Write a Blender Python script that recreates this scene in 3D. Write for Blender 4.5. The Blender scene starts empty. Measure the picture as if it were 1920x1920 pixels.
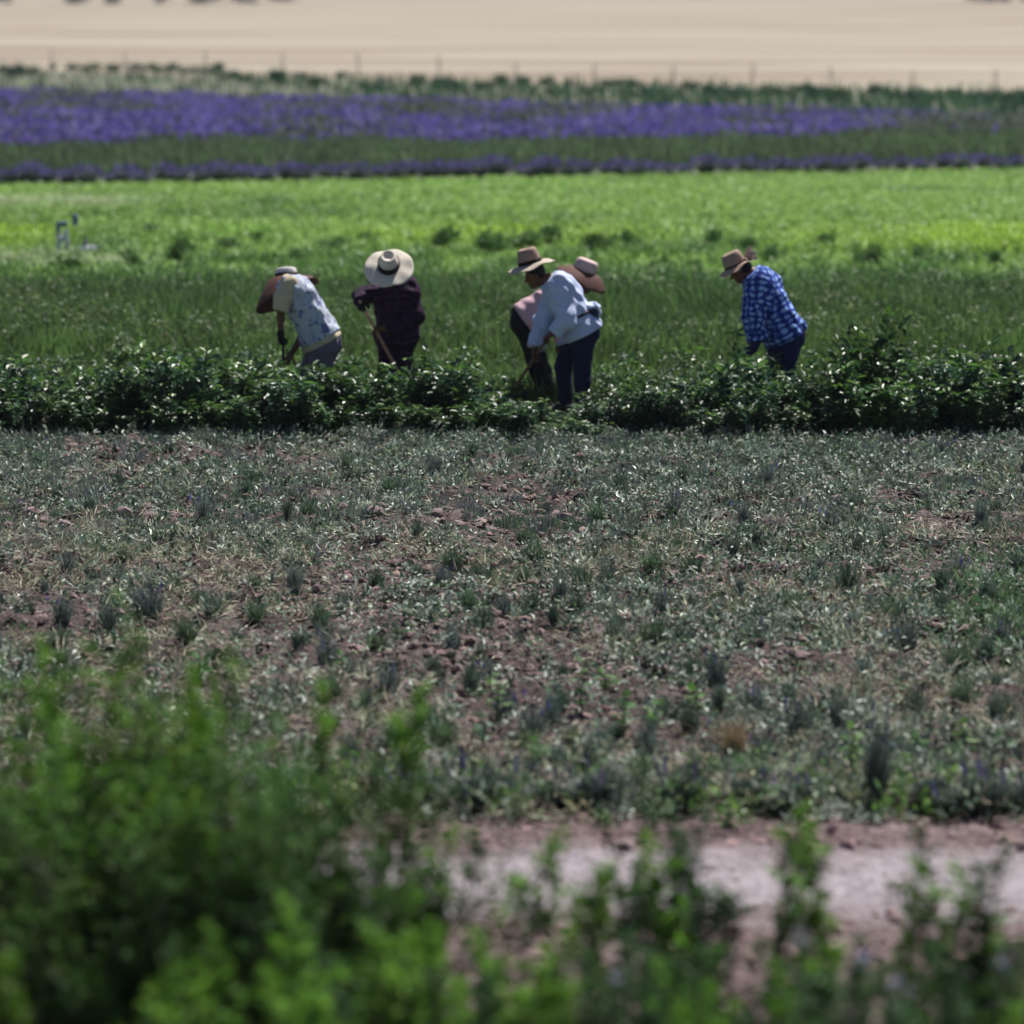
import bpy, math, random
import numpy as np
from mathutils import Vector, Matrix

rng = np.random.default_rng(7)
random.seed(7)
SC = bpy.context.scene
COL = SC.collection

# ------------------------------------------------------------------ camera, light, exposure
F, H, YH = 6800.0, 4.4, -50.0                # focal length in photo pixels, eye height, horizon row
TH = math.atan((960 - YH) / F)
cam_d = bpy.data.cameras.new('camera')
cam = bpy.data.objects.new('camera', cam_d)
COL.objects.link(cam)
cam.location = (0, 0, H)
cam.rotation_euler = (math.pi / 2 - TH, 0, 0)
cam_d.sensor_width = 36.0
cam_d.lens = F / 1920 * 36
cam_d.clip_start = 0.5
cam_d.clip_end = 9000
cam_d.dof.use_dof = True
cam_d.dof.focus_distance = 29.5
cam_d.dof.aperture_fstop = 1.35
cam_d.dof.aperture_blades = 0
SC.camera = cam

SUN = Vector((0.31, 0.50, 0.88)).normalized()      # towards the sun: high, behind the workers, to the right
world = bpy.data.worlds.new('World')
SC.world = world
world.use_nodes = True
wt = world.node_tree
wt.nodes.clear()
sky = wt.nodes.new('ShaderNodeTexSky')
sky.sky_type = 'NISHITA'
sky.sun_disc = False
sky.altitude = 1800
sky.air_density = 0.8
sky.dust_density = 0.1
sky.ozone_density = 2.0
sky.sun_elevation = math.asin(SUN.z)
sky.sun_rotation = math.atan2(SUN.x, SUN.y)
bg = wt.nodes.new('ShaderNodeBackground')
bg.inputs['Strength'].default_value = 0.05
wo = wt.nodes.new('ShaderNodeOutputWorld')
wt.links.new(sky.outputs[0], bg.inputs[0])
wt.links.new(bg.outputs[0], wo.inputs[0])

sd = bpy.data.lights.new('sun', 'SUN')
sd.energy = 5.0
sd.angle = math.radians(0.5)
sd.color = (1.0, 0.965, 0.90)
sun = bpy.data.objects.new('sun', sd)
COL.objects.link(sun)
sun.location = (0, 0, 50)
sun.rotation_euler = SUN.to_track_quat('Z', 'Y').to_euler()

vs = SC.view_settings
vs.view_transform = 'Standard'
vs.look = 'None'
vs.gamma = 1.0
vs.use_curve_mapping = False
vs.exposure = 0.5
SC.cycles.max_bounces = 6
SC.cycles.diffuse_bounces = 2
SC.cycles.transparent_max_bounces = 4

# ------------------------------------------------------------------ helpers: place, mesh, material
FW = np.array((0, math.cos(TH), -math.sin(TH)))
UPV = np.array((0, math.sin(TH), math.cos(TH)))
EYE = np.array((0, 0, H))


def ray(px, py):
    return FW + (px - 960) / F * np.array((1.0, 0, 0)) + (960 - py) / F * UPV


def G(px, py, z=0.0):                                # where the sight line of a photo point meets the ground
    d = ray(px, py)
    return EYE + d * ((z - H) / d[2])


def P(px, py, Y):                                    # ... and where it reaches the distance Y
    d = ray(px, py)
    return EYE + d * (Y / d[1])


def vnoise(x, y, seed=0):                            # smooth value noise, 0..1
    x = np.asarray(x, float); y = np.asarray(y, float)
    tab = np.random.default_rng(seed).random((256, 256))
    xi = np.floor(x).astype(int); yi = np.floor(y).astype(int)
    fx = x - xi; fy = y - yi
    fx = fx * fx * (3 - 2 * fx); fy = fy * fy * (3 - 2 * fy)
    a = tab[xi % 256, yi % 256]; b = tab[(xi + 1) % 256, yi % 256]
    c = tab[xi % 256, (yi + 1) % 256]; d = tab[(xi + 1) % 256, (yi + 1) % 256]
    return (a * (1 - fx) + b * fx) * (1 - fy) + (c * (1 - fx) + d * fx) * fy


def fbm(x, y, seed=0, o=3):
    s = 0; a = 0.5; t = 0
    for i in range(o):
        s = s + a * vnoise(np.asarray(x) * 2 ** i, np.asarray(y) * 2 ** i, seed + i); t += a; a *= 0.5
    return s / t


def unit(v):
    v = np.asarray(v, float)
    return v / np.maximum(np.linalg.norm(v, axis=-1, keepdims=True), 1e-9)


def lin(r, g, b):                                    # sRGB 0-255 to linear
    c = np.array((r, g, b)) / 255.0
    return tuple(np.where(c < 0.04045, c / 12.92, ((c + 0.055) / 1.055) ** 2.4))


class MB:
    """Collects vertices, faces and a colour per vertex into one mesh."""
    def __init__(self):
        self.v = []; self.c = []; self.f = []; self.n = 0

    def add(self, verts, faces, col=None):
        verts = np.asarray(verts, float).reshape(-1, 3)
        faces = np.asarray(faces, int)
        k = len(verts)
        if col is None:
            col = np.ones((k, 3)) * 0.5
        col = np.broadcast_to(np.asarray(col, float), (k, 3))
        self.v.append(verts); self.c.append(col)
        self.f.append(faces + self.n)
        self.n += k

    def mesh(self, name, mat, smooth=False):
        v = np.concatenate(self.v); c = np.concatenate(self.c)
        me = bpy.data.meshes.new(name)
        me.vertices.add(len(v))
        me.vertices.foreach_set('co', v.astype(np.float32).ravel())
        sizes = np.concatenate([np.full(len(f), f.shape[1]) for f in self.f])
        loops = np.concatenate([f.ravel() for f in self.f])
        me.loops.add(len(loops))
        me.loops.foreach_set('vertex_index', loops.astype(np.int32))
        me.polygons.add(len(sizes))
        starts = np.concatenate(([0], np.cumsum(sizes)[:-1]))
        me.polygons.foreach_set('loop_start', starts.astype(np.int32))
        me.polygons.foreach_set('use_smooth', np.full(len(sizes), smooth))
        at = me.attributes.new('tint', 'FLOAT_COLOR', 'POINT')
        at.data.foreach_set('color', np.concatenate([c, np.ones((len(c), 1))], 1).astype(np.float32).ravel())
        if mat:
            me.materials.append(mat)
        me.update(calc_edges=True)
        me.validate()
        return me

    def build(self, name, mat, parent=None, smooth=False, loc=None):
        o = bpy.data.objects.new(name, self.mesh(name, mat, smooth))
        COL.objects.link(o)
        if parent is not None:
            o.parent = parent
        if loc is not None:
            o.location = loc
        return o


def tag(o, label=None, cat=None, group=None, kind=None):
    if label: o['label'] = label
    if cat: o['category'] = cat
    if group: o['group'] = group
    if kind: o['kind'] = kind
    return o


def empty(name, loc, rz=0.0):
    o = bpy.data.objects.new(name, None)
    COL.objects.link(o)
    o.location = loc
    o.rotation_euler = (0, 0, rz)
    o.empty_display_size = 0.2
    return o


def copy_tree(o, parent=None):
    c = o.copy()
    COL.objects.link(c)
    if parent is not None:
        c.parent = parent
    for ch in list(o.children):
        copy_tree(ch, c)
    return c


def node_mat(name):
    m = bpy.data.materials.new(name)
    m.use_nodes = True
    nt = m.node_tree
    p = nt.nodes['Principled BSDF']
    return m, nt, p, nt.nodes, nt.links


def foliage_mat(name, rough=0.5, trans=0.3, vary=0.25, spec=0.5):
    """Leaf: own colour per leaf from the mesh, fine mottling, light passing through."""
    m, nt, p, N, L = node_mat(name)
    at = N.new('ShaderNodeAttribute'); at.attribute_name = 'tint'
    oi = N.new('ShaderNodeObjectInfo')
    mr = N.new('ShaderNodeMapRange')
    mr.inputs['To Min'].default_value = 1 - vary; mr.inputs['To Max'].default_value = 1 + vary
    L.new(oi.outputs['Random'], mr.inputs['Value'])
    tc = N.new('ShaderNodeTexCoord')
    nz = N.new('ShaderNodeTexNoise'); nz.inputs['Scale'].default_value = 40
    L.new(tc.outputs['Object'], nz.inputs['Vector'])
    mr2 = N.new('ShaderNodeMapRange')
    mr2.inputs['To Min'].default_value = 0.75; mr2.inputs['To Max'].default_value = 1.25
    L.new(nz.outputs['Fac'], mr2.inputs['Value'])
    mu = N.new('ShaderNodeMath'); mu.operation = 'MULTIPLY'
    L.new(mr.outputs[0], mu.inputs[0]); L.new(mr2.outputs[0], mu.inputs[1])
    mx = N.new('ShaderNodeVectorMath'); mx.operation = 'SCALE'
    L.new(at.outputs['Color'], mx.inputs[0]); L.new(mu.outputs[0], mx.inputs['Scale'])
    L.new(mx.outputs[0], p.inputs['Base Color'])
    p.inputs['Roughness'].default_value = rough
    p.inputs['Specular IOR Level'].default_value = spec
    tr = N.new('ShaderNodeBsdfTranslucent')
    L.new(mx.outputs[0], tr.inputs['Color'])
    ms = N.new('ShaderNodeMixShader'); ms.inputs[0].default_value = trans
    L.new(p.outputs[0], ms.inputs[1]); L.new(tr.outputs[0], ms.inputs[2])
    L.new(ms.outputs[0], N['Material Output'].inputs[0])
    return m


def ground_mat(name, stops, scale=(1, 1, 1), nscale=1.0, detail=6, rough=0.95, bump=0.3, fine=25, fine_amt=0.35, distort=0.0):
    """Earth or sward: large noise through a colour ramp, fine noise on top, bump."""
    m, nt, p, N, L = node_mat(name)
    tc = N.new('ShaderNodeTexCoord')
    mp = N.new('ShaderNodeMapping'); mp.inputs['Scale'].default_value = scale
    L.new(tc.outputs['Object'], mp.inputs['Vector'])
    nz = N.new('ShaderNodeTexNoise'); nz.inputs['Scale'].default_value = nscale
    nz.inputs['Detail'].default_value = detail; nz.inputs['Distortion'].default_value = distort
    L.new(mp.outputs[0], nz.inputs['Vector'])
    cr = N.new('ShaderNodeValToRGB')
    e = cr.color_ramp.elements
    while len(e) < len(stops): e.new(0.5)
    for el, (t, c) in zip(e, stops):
        el.position = t; el.color = (*c, 1)
    L.new(nz.outputs['Fac'], cr.inputs[0])
    n2 = N.new('ShaderNodeTexNoise'); n2.inputs['Scale'].default_value = fine; n2.inputs['Detail'].default_value = 4
    L.new(tc.outputs['Object'], n2.inputs['Vector'])
    mr = N.new('ShaderNodeMapRange')
    mr.inputs['From Min'].default_value = 0.3; mr.inputs['From Max'].default_value = 0.7
    mr.inputs['To Min'].default_value = 1 - fine_amt; mr.inputs['To Max'].default_value = 1 + fine_amt
    L.new(n2.outputs['Fac'], mr.inputs['Value'])
    sc = N.new('ShaderNodeVectorMath'); sc.operation = 'SCALE'
    L.new(cr.outputs[0], sc.inputs[0]); L.new(mr.outputs[0], sc.inputs['Scale'])
    L.new(sc.outputs[0], p.inputs['Base Color'])
    p.inputs['Roughness'].default_value = rough
    p.inputs['Specular IOR Level'].default_value = 0.2
    b = N.new('ShaderNodeBump'); b.inputs['Strength'].default_value = bump; b.inputs['Distance'].default_value = 0.05
    L.new(n2.outputs['Fac'], b.inputs['Height']); L.new(b.outputs[0], p.inputs['Normal'])
    return m


def cloth_mat(name, col, rough=0.85, wrinkle=0.25, mottle=0.12, scale=18):
    m, nt, p, N, L = node_mat(name)
    tc = N.new('ShaderNodeTexCoord')
    nz = N.new('ShaderNodeTexNoise'); nz.inputs['Scale'].default_value = scale; nz.inputs['Detail'].default_value = 5
    L.new(tc.outputs['Object'], nz.inputs['Vector'])
    mr = N.new('ShaderNodeMapRange')
    mr.inputs['To Min'].default_value = 1 - mottle * 2; mr.inputs['To Max'].default_value = 1 + mottle
    L.new(nz.outputs['Fac'], mr.inputs['Value'])
    sc = N.new('ShaderNodeVectorMath'); sc.operation = 'SCALE'
    sc.inputs[0].default_value = col
    L.new(mr.outputs[0], sc.inputs['Scale'])
    L.new(sc.outputs[0], p.inputs['Base Color'])
    p.inputs['Roughness'].default_value = rough
    p.inputs['Specular IOR Level'].default_value = 0.2
    b = N.new('ShaderNodeBump'); b.inputs['Strength'].default_value = wrinkle; b.inputs['Distance'].default_value = 0.03
    L.new(nz.outputs['Fac'], b.inputs['Height']); L.new(b.outputs[0], p.inputs['Normal'])
    return m


def plaid_mat(name, base, a, b, c, period=0.05, wa=0.5, wc=0.12):
    """Woven check: two crossing sets of bands (colour a, where they cross b) and a thin line c."""
    m, nt, p, N, L = node_mat(name)
    at = N.new('ShaderNodeAttribute'); at.attribute_name = 'fab'
    wn = N.new('ShaderNodeTexNoise'); wn.inputs['Scale'].default_value = 9; wn.inputs['Detail'].default_value = 3; L.new(at.outputs['Vector'], wn.inputs['Vector'])
    wa_ = N.new('ShaderNodeVectorMath'); wa_.operation = 'MULTIPLY_ADD'; wa_.inputs[1].default_value = (.10, .10, .10)
    L.new(wn.outputs['Color'], wa_.inputs[0]); L.new(at.outputs['Vector'], wa_.inputs[2])
    sp = N.new('ShaderNodeSeparateXYZ'); L.new(wa_.outputs[0], sp.inputs[0])

    def mth(op, x, y=None):
        n = N.new('ShaderNodeMath'); n.operation = op
        for i, q in enumerate((x, y)):
            if q is None: continue
            if isinstance(q, (int, float)): n.inputs[i].default_value = q
            else: L.new(q, n.inputs[i])
        return n.outputs[0]

    def bands(s, w, off):
        fr = mth('FRACT', mth('ADD', mth('DIVIDE', s, period), off))
        return mth('LESS_THAN', fr, w)
    ax, ay = bands(sp.outputs[0], wa, 0.0), bands(sp.outputs[1], wa, 0.0)
    cx, cy = bands(sp.outputs[0], wc, 0.3), bands(sp.outputs[1], wc, 0.3)

    def mix(f, x, y):
        n = N.new('ShaderNodeMix'); n.data_type = 'RGBA'
        L.new(f, n.inputs[0])
        for i, q in ((6, x), (7, y)):
            if isinstance(q, tuple): n.inputs[i].default_value = (*q, 1)
            else: L.new(q, n.inputs[i])
        return n.outputs[2]
    one = mix(mth('MAXIMUM', ax, ay), base, a)
    two = mix(mth('MULTIPLY', ax, ay), one, b)
    thr = mix(mth('MAXIMUM', cx, cy), two, c)
    L.new(thr, p.inputs['Base Color'])
    p.inputs['Roughness'].default_value = 0.85
    p.inputs['Specular IOR Level'].default_value = 0.2
    return m


def plain_mat(name, col, rough=0.6, metallic=0.0, noise=0.15, scale=30):
    m = cloth_mat(name, col, rough, 0.1, noise, scale)
    m.node_tree.nodes['Principled BSDF'].inputs['Metallic'].default_value = metallic
    return m


# ------------------------------------------------------------------ leaf and blade geometry (vectorised)
def add_leaves(mb, pos, d, nrm, L, W, col, rich=True, fold=0.18):
    n = len(pos)
    d = unit(d); s = unit(np.cross(d, nrm)); nn = np.cross(s, d)
    L = np.broadcast_to(np.asarray(L, float), (n,))[:, None]; W = np.broadcast_to(np.asarray(W, float), (n,))[:, None]
    if rich:
        p0 = pos; p5 = pos + d * L - nn * L * 0.12
        l1 = pos + d * L * .3 + s * W * .5 + nn * W * fold; r1 = pos + d * L * .3 - s * W * .5 + nn * W * fold
        l2 = pos + d * L * .68 + s * W * .36 + nn * W * fold * .5; r2 = pos + d * L * .68 - s * W * .36 + nn * W * fold * .5
        v = np.stack([p0, l1, l2, p5, r2, r1], 1)
        k = np.arange(n)[:, None] * 6
        f = np.concatenate([k + np.array((0, 1, 2, 3)), k + np.array((0, 3, 4, 5))])
        mb.add(v.reshape(-1, 3), f, np.repeat(col, 6, 0))
    else:
        v = np.stack([pos, pos + d * L * .5 + s * W * .5 + nn * W * fold, pos + d * L, pos + d * L * .5 - s * W * .5 + nn * W * fold], 1)
        k = np.arange(n)[:, None] * 4
        mb.add(v.reshape(-1, 3), k + np.array((0, 1, 2, 3)), np.repeat(col, 4, 0))


def add_blades(mb, pos, lean, h, w, col, face=None):
    """Upright two-piece blades bending over: pos (n,3), lean (n,2) offset of the tip."""
    n = len(pos)
    a = rng.random(n) * math.pi if face is None else face
    s = np.stack([np.cos(a), np.sin(a), np.zeros(n)], 1) * (np.asarray(w) * .5)[:, None]
    h = np.asarray(h)
    mid = pos + np.stack([lean[:, 0] * .3, lean[:, 1] * .3, h * .6], 1)
    tip = pos + np.stack([lean[:, 0], lean[:, 1], h], 1)
    v = np.stack([pos - s, pos + s, mid + s * .8, mid - s * .8, tip], 1)
    k = np.arange(n)[:, None] * 5
    mb.add(v.reshape(-1, 3), k + np.array((0, 1, 2, 3)), np.repeat(col, 5, 0))
    mb.f.append((k + np.array((3, 2, 4))) + mb.n - n * 5)


def add_tube(mb, pts, radii, col, sides=6, cap=True):
    pts = np.asarray(pts, float); m = len(pts)
    radii = np.broadcast_to(np.asarray(radii, float), (m,))
    tan = unit(np.gradient(pts, axis=0))
    ref = np.array((0.0, 0, 1)) if abs(tan[0][2]) < 0.8 else np.array((0.0, 1, 0))
    x = unit(np.cross(tan, ref)); y = np.cross(tan, x)
    a = np.arange(sides) * 2 * math.pi / sides
    v = pts[:, None] + radii[:, None, None] * (np.cos(a)[None, :, None] * x[:, None] + np.sin(a)[None, :, None] * y[:, None])
    i = np.arange(m - 1)[:, None] * sides; j = np.arange(sides)[None, :]; j2 = (j + 1) % sides
    f = np.stack([i + j, i + j2, i + j2 + sides, i + j + sides], -1).reshape(-1, 4)
    mb.add(v.reshape(-1, 3), f, col)
    if cap:
        top = (m - 1) * sides + np.arange(sides)
        mb.f.append((top[None, :]) + mb.n - m * sides)
        mb.f.append((np.arange(sides)[::-1][None, :]) + mb.n - m * sides)


def jitter(col, n, amt=0.25, hue=0.12):
    c = np.asarray(col, float)[None] * (1 + (rng.random((n, 1)) * 2 - 1) * amt)
    return np.clip(c * (1 + (rng.random((n, 3)) * 2 - 1) * hue), 0.003, 1)


# ------------------------------------------------------------------ the ground: strips between field edges
def edge(yl, yr):
    """A field edge running across the view, from its photo rows at the left and right border."""
    a, b = G(0, yl), G(1920, yr)
    return a, b


def strip_pt(A, B, u, v):
    u = np.asarray(u)[..., None]; v = np.asarray(v)[..., None]
    a = A[0] + (A[1] - A[0]) * u
    b = B[0] + (B[1] - B[0]) * u
    return a + (b - a) * v


def strip(name, A, B, mat, z=0.0, nx=40, ny=10, relief=None, u0=-0.6, u1=1.6, wob=0.0):
    U, V = np.meshgrid(np.linspace(u0, u1, nx + 1), np.linspace(0, 1, ny + 1))
    p = strip_pt(A, B, U, V)
    p[..., 2] = z
    if wob:
        p[..., 1] += (fbm(p[..., 0] * .8, V * 7, 5) - .5) * wob
    if relief is not None:
        p[..., 2] += relief(p[..., 0], p[..., 1])
    i = np.arange(ny)[:, None] * (nx + 1) + np.arange(nx)[None]
    f = np.stack([i, i + 1, i + nx + 2, i + nx + 1], -1).reshape(-1, 4)
    mb = MB(); mb.add(p.reshape(-1, 3), f)
    o = mb.build(name, mat, smooth=True)
    tag(o, kind='structure')
    return o


E_tan = edge(133, 178)
E_pur_t = edge(184, 240)
E_pur_b = edge(292, 272)
E_row = edge(334, 306)
E_mead_t = edge(348, 318)
E_crop_t = edge(560, 560)
E_hedge_t = edge(694, 690)
E_hedge_b = edge(818, 812)
E_track_t = edge(1535, 1540)
E_wheel_t = edge(1585, 1598)
E_wheel_b = edge(1700, 1700)
E_track_b = edge(1800, 1800)

M_earth = ground_mat('earth', [(0.3, (.10, .07, .06)), (.7, (.20, .15, .13))], nscale=.3)
M_tan = ground_mat('ripe_wheat', [(0.34, (.22, .165, .13)), (.46, (.29, .24, .185)), (.54, (.315, .27, .21)), (.66, (.37, .335, .27))], scale=(.02, .09, 1), nscale=1.0, detail=8, fine=2.2, fine_amt=.16, bump=0.1, distort=.6)
M_verge = ground_mat('verge_soil', [(.35, (.07, .10, .05)), (.5, (.12, .13, .09)), (.7, (.20, .16, .14))], nscale=.5, fine=6)
M_lavsoil = ground_mat('lavender_soil', [(.3, (.04, .045, .03)), (.7, (.09, .08, .07))], nscale=.8, fine=8)
M_mead = ground_mat('meadow_sward', [(.25, (.10, .17, .045)), (.5, (.15, .25, .06)), (.75, (.20, .31, .065))], scale=(.25, .5, 1), nscale=1.0, fine=12)
M_cropsoil = ground_mat('crop_soil', [(.3, (.035, .03, .022)), (.7, (.07, .055, .045))], nscale=1.5, fine=14)
M_soil = ground_mat('field_soil', [(.28, (.03, .02, .02)), (.5, (.08, .058, .056)), (.74, (.19, .152, .15))], nscale=2.6, detail=9, fine=30, fine_amt=.6, bump=1.0)
M_track = ground_mat('track_soil', [(.3, (.10, .066, .068)), (.6, (.165, .118, .12)), (.8, (.24, .185, .19))], scale=(.5, 1, 1), nscale=2.4, detail=9, fine=24, fine_amt=.55, bump=.9)


def track_dust(m, y0, y1):
    """Pale compacted dust along the wheel lane of the track."""
    nt = m.node_tree; N, L = nt.nodes, nt.links; p = N['Principled BSDF']
    old = p.inputs['Base Color'].links[0].from_socket
    tc = N.new('ShaderNodeTexCoord'); sp = N.new('ShaderNodeSeparateXYZ'); L.new(tc.outputs['Object'], sp.inputs[0])
    mp = N.new('ShaderNodeMapping'); mp.inputs['Scale'].default_value = (.9, 2.2, 1); L.new(tc.outputs['Object'], mp.inputs[0])
    nz = N.new('ShaderNodeTexNoise'); nz.inputs['Scale'].default_value = 1.3; nz.inputs['Detail'].default_value = 6; L.new(mp.outputs[0], nz.inputs['Vector'])

    def mth(op, a, b=None, c=None):
        n = N.new('ShaderNodeMath'); n.operation = op
        for i, q in enumerate((a, b, c)):
            if q is None: continue
            if isinstance(q, (int, float)): n.inputs[i].default_value = q
            else: L.new(q, n.inputs[i])
        return n.outputs[0]
    yy = mth('MULTIPLY_ADD', mth('SUBTRACT', nz.outputs['Fac'], .5), 1.5, sp.outputs[1])
    half = (y1 - y0) / 2
    d = mth('ABSOLUTE', mth('SUBTRACT', yy, (y0 + y1) / 2))
    mr = N.new('ShaderNodeMapRange'); mr.interpolation_type = 'SMOOTHSTEP'
    mr.inputs['From Min'].default_value = half + .28; mr.inputs['From Max'].default_value = half - .40
    L.new(d, mr.inputs['Value'])
    n2 = N.new('ShaderNodeTexNoise'); n2.inputs['Scale'].default_value = 9; n2.inputs['Detail'].default_value = 5; L.new(tc.outputs['Object'], n2.inputs['Vector'])
    cr = N.new('ShaderNodeValToRGB'); e = cr.color_ramp.elements
    e[0].position = .3; e[0].color = (.24, .205, .225, 1); e[1].position = .7; e[1].color = (.37, .33, .36, 1)
    L.new(n2.outputs['Fac'], cr.inputs[0])
    mx = N.new('ShaderNodeMix'); mx.data_type = 'RGBA'
    L.new(mr.outputs[0], mx.inputs[0]); L.new(old, mx.inputs[6]); L.new(cr.outputs[0], mx.inputs[7])
    L.new(mx.outputs[2], p.inputs['Base Color'])


track_dust(M_track, float(G(960, 1712)[1]), float(G(960, 1590)[1]))

g = MB()
S = 6000
g.add([(-S, -60, 0), (S, -60, 0), (S, S, 0), (-S, S, 0)], [(0, 1, 2, 3)])
ground = tag(g.build('ground', M_earth, loc=(0, 0, -0.06)), kind='structure')

E_tan_far = (np.array((-1500.0, 2500, 0)), np.array((1500.0, 2500, 0)))
tan_near = (E_tan[0], E_tan[1])
U = np.array((-3.0, 4.0))
pn = strip_pt(E_tan, E_tan, U, np.array((0., 0.)))
g = MB(); g.add([(pn[0][0], pn[0][1], 0), (pn[1][0], pn[1][1], 0), (900, 2500, 0), (-900, 2500, 0)], [(0, 1, 2, 3)])
tag(g.build('wheat_field', M_tan), kind='structure')
strip('fence_verge', E_tan, E_pur_t, M_verge, -.004)
strip('lavender_soil', E_pur_t, E_mead_t, M_lavsoil, -.008)
strip('meadow', E_mead_t, E_crop_t, M_mead, -.012, wob=0.6, ny=24, nx=120)
strip('crop_soil', E_crop_t, E_hedge_b, M_cropsoil, -.016)


Y_TR0, Y_TR1 = float(E_track_b[0][1]), float(E_track_t[0][1])


def soil_relief(x, y):
    """Shape of the worked soil: lumpy in the field, flatter on the track, one continuous surface."""
    k = np.clip(np.minimum((np.asarray(y) - Y_TR0 + .3) / .5, (Y_TR1 + .3 - np.asarray(y)) / .5), 0, 1) * .6
    return (.07 * (fbm(x * 2.2, y * 1.4, 11, 4) - .5) + .085 * np.maximum(fbm(x * 8, y * 6, 21, 3) - .42, 0) * 2 + .02 * np.sin(y * 5.2 + .5 * np.sin(x * .7))) * (1 - k)


strip('soil_field', E_hedge_b, E_track_t, M_soil, -.02, nx=520, ny=340, relief=soil_relief, u0=-.4, u1=1.4)
strip('dirt_track', E_track_t, E_track_b, M_track, -.024, nx=300, ny=90, relief=soil_relief, u0=-.5, u1=1.5)
E_front = (np.array((-9.0, -3.0, 0)), np.array((9.0, -3.0, 0)))
strip('near_verge', E_track_b, E_front, M_track, -.028, nx=120, ny=200, relief=soil_relief, u0=-.5, u1=1.5)

# ------------------------------------------------------------------ plant materials
M_leaf_gloss = foliage_mat('glossy_crop_leaf', rough=.40, trans=.28, vary=.35, spec=.5)
M_leaf = foliage_mat('soft_leaf', rough=.5, trans=.32, vary=.2, spec=.15)
M_blade = foliage_mat('grass_blade', rough=.55, trans=.35, vary=.0, spec=.3)
M_grey = foliage_mat('grey_lavender_leaf', rough=.48, trans=.2, vary=.3, spec=.45)
M_straw = foliage_mat('dry_straw', rough=.7, trans=.15, vary=.0, spec=.2)
M_flower = foliage_mat('lavender_flower', rough=.8, trans=.25, vary=.15, spec=.1)
M_stem = foliage_mat('plant_stem', rough=.7, trans=.0, vary=.2, spec=.2)


def scatter(A, B, n, u0=-.3, u1=1.3):
    u = rng.uniform(u0, u1, n); v = rng.random(n)
    p = strip_pt(A, B, u, v); p[:, 2] = 0
    return p


def inview(p, m=0.3):
    return np.abs(p[:, 0]) < (0.1412 * p[:, 1] * (1 + m) + .8)


# ------------------------------------------------------------------ far distance: trees, fence, shrubs
def tree(loc, h, r, seed, label, col=(.05, .075, .06)):
    rs = np.random.default_rng(seed)
    root = empty('tree', loc)
    tag(root, label, 'tree', 'trees far beyond the tan field')
    t = MB()
    add_tube(t, [(0, 0, 0), (.1, 0, h * .3), (0, .1, h * .7)], [h * .035, h * .028, h * .01], (.06, .045, .035), 7)
    for i in range(6):
        a = rs.random() * 6.28
        z = h * rs.uniform(.12, .5)
        add_tube(t, [(0, 0, z), (math.cos(a) * r * .4, math.sin(a) * r * .4, z + h * .1), (math.cos(a) * r * .8, math.sin(a) * r * .8, z + h * .22)], [h * .014, h * .01, h * .004], (.06, .045, .035), 5)
    t.build('trunk', M_stem, root)
    c = MB(); n = 1600
    k = rs.integers(0, 14, n)
    cc = np.stack([rs.normal(0, r * .5, 14), rs.normal(0, r * .5, 14), rs.uniform(h * .06, h * .9, 14)], 1)
    pos = cc[k] + rs.normal(0, r * .23, (n, 3)); pos[:, 2] = np.maximum(pos[:, 2], .1)
    add_leaves(c, pos, rs.normal(size=(n, 3)), rs.normal(size=(n, 3)), .5, .35, jitter(col, n, .4), rich=False)
    c.build('crown', M_leaf, root)
    return root


far_trees = [(-95, 'dense low tree standing past the left border of the tan field'), (18, 'pale bluish tree at the far left corner of the tan field'),
             (140, 'darkest tree on the far left skyline of the tan field'), (215, 'broad tree just right of the darkest far tree'),
             (300, 'hazy tree midway along the far left tree line'), (372, 'pale tree in the thinning part of the far tree line'),
             (455, 'bluish tree near the right end of the far left tree line'), (520, 'small last tree at the right end of the far left tree line')]
for i, (px, lb) in enumerate(far_trees):
    tree(G(px, 6.5 - (5 if px > 480 else 0)), 6.5 + 2 * random.random(), 2.6, 100 + i, lb, (.06, .08, .10) if i % 2 else (.04, .055, .06))  # bluish leaf colour puts the distance haze into the crowns
for i, (px, lb) in enumerate([(1832, 'first dark tree of the clump at the far right corner'), (1880, 'middle dark tree of the clump at the far right corner'), (1935, 'outer tree of the clump cut by the far right border')]):
    tree(G(px, 2.0), 6.5, 2.4, 130 + i, lb, (.05, .06, .09))  # bluish crowns here too, haze put into the leaf colour

# wire fence along the tan field
fence = empty('wire_fence', G(960, 160))
tag(fence, 'thin wire fence with wooden posts along the edge of the tan field', 'fence')
M_post = plain_mat('weathered_wood', (.36, .30, .27), .9)
M_wire = plain_mat('fence_wire', (.25, .24, .23), .5, .8)
fx = [-200, -52, 95, 237, 382, 531, 675, 825, 970, 1112, 1262, 1412, 1562, 1714, 1867, 2015, 2160]
fp = []
f0 = np.array(G(960, 160))
for i, px in enumerate(fx):
    b = G(px, 131 + px * .0305); fp.append(b)
    mb = MB(); hh = .9 + .25 * random.random(); lx = random.uniform(-.12, .12)
    add_tube(mb, np.array([(0, 0, -.1), (lx * .5, 0, hh * .5), (lx, 0, hh)]) + b - f0, [.036, .033, .03], (.5, .5, .5), 7)
    mb.build('post', M_post, fence)
for z in (.3, .62, .92):
    mb = MB(); add_tube(mb, np.array([p + (0, 0.05, z) - f0 for p in fp]), .006, (.5, .5, .5), 4)
    mb.build('wire', M_wire, fence)


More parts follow.
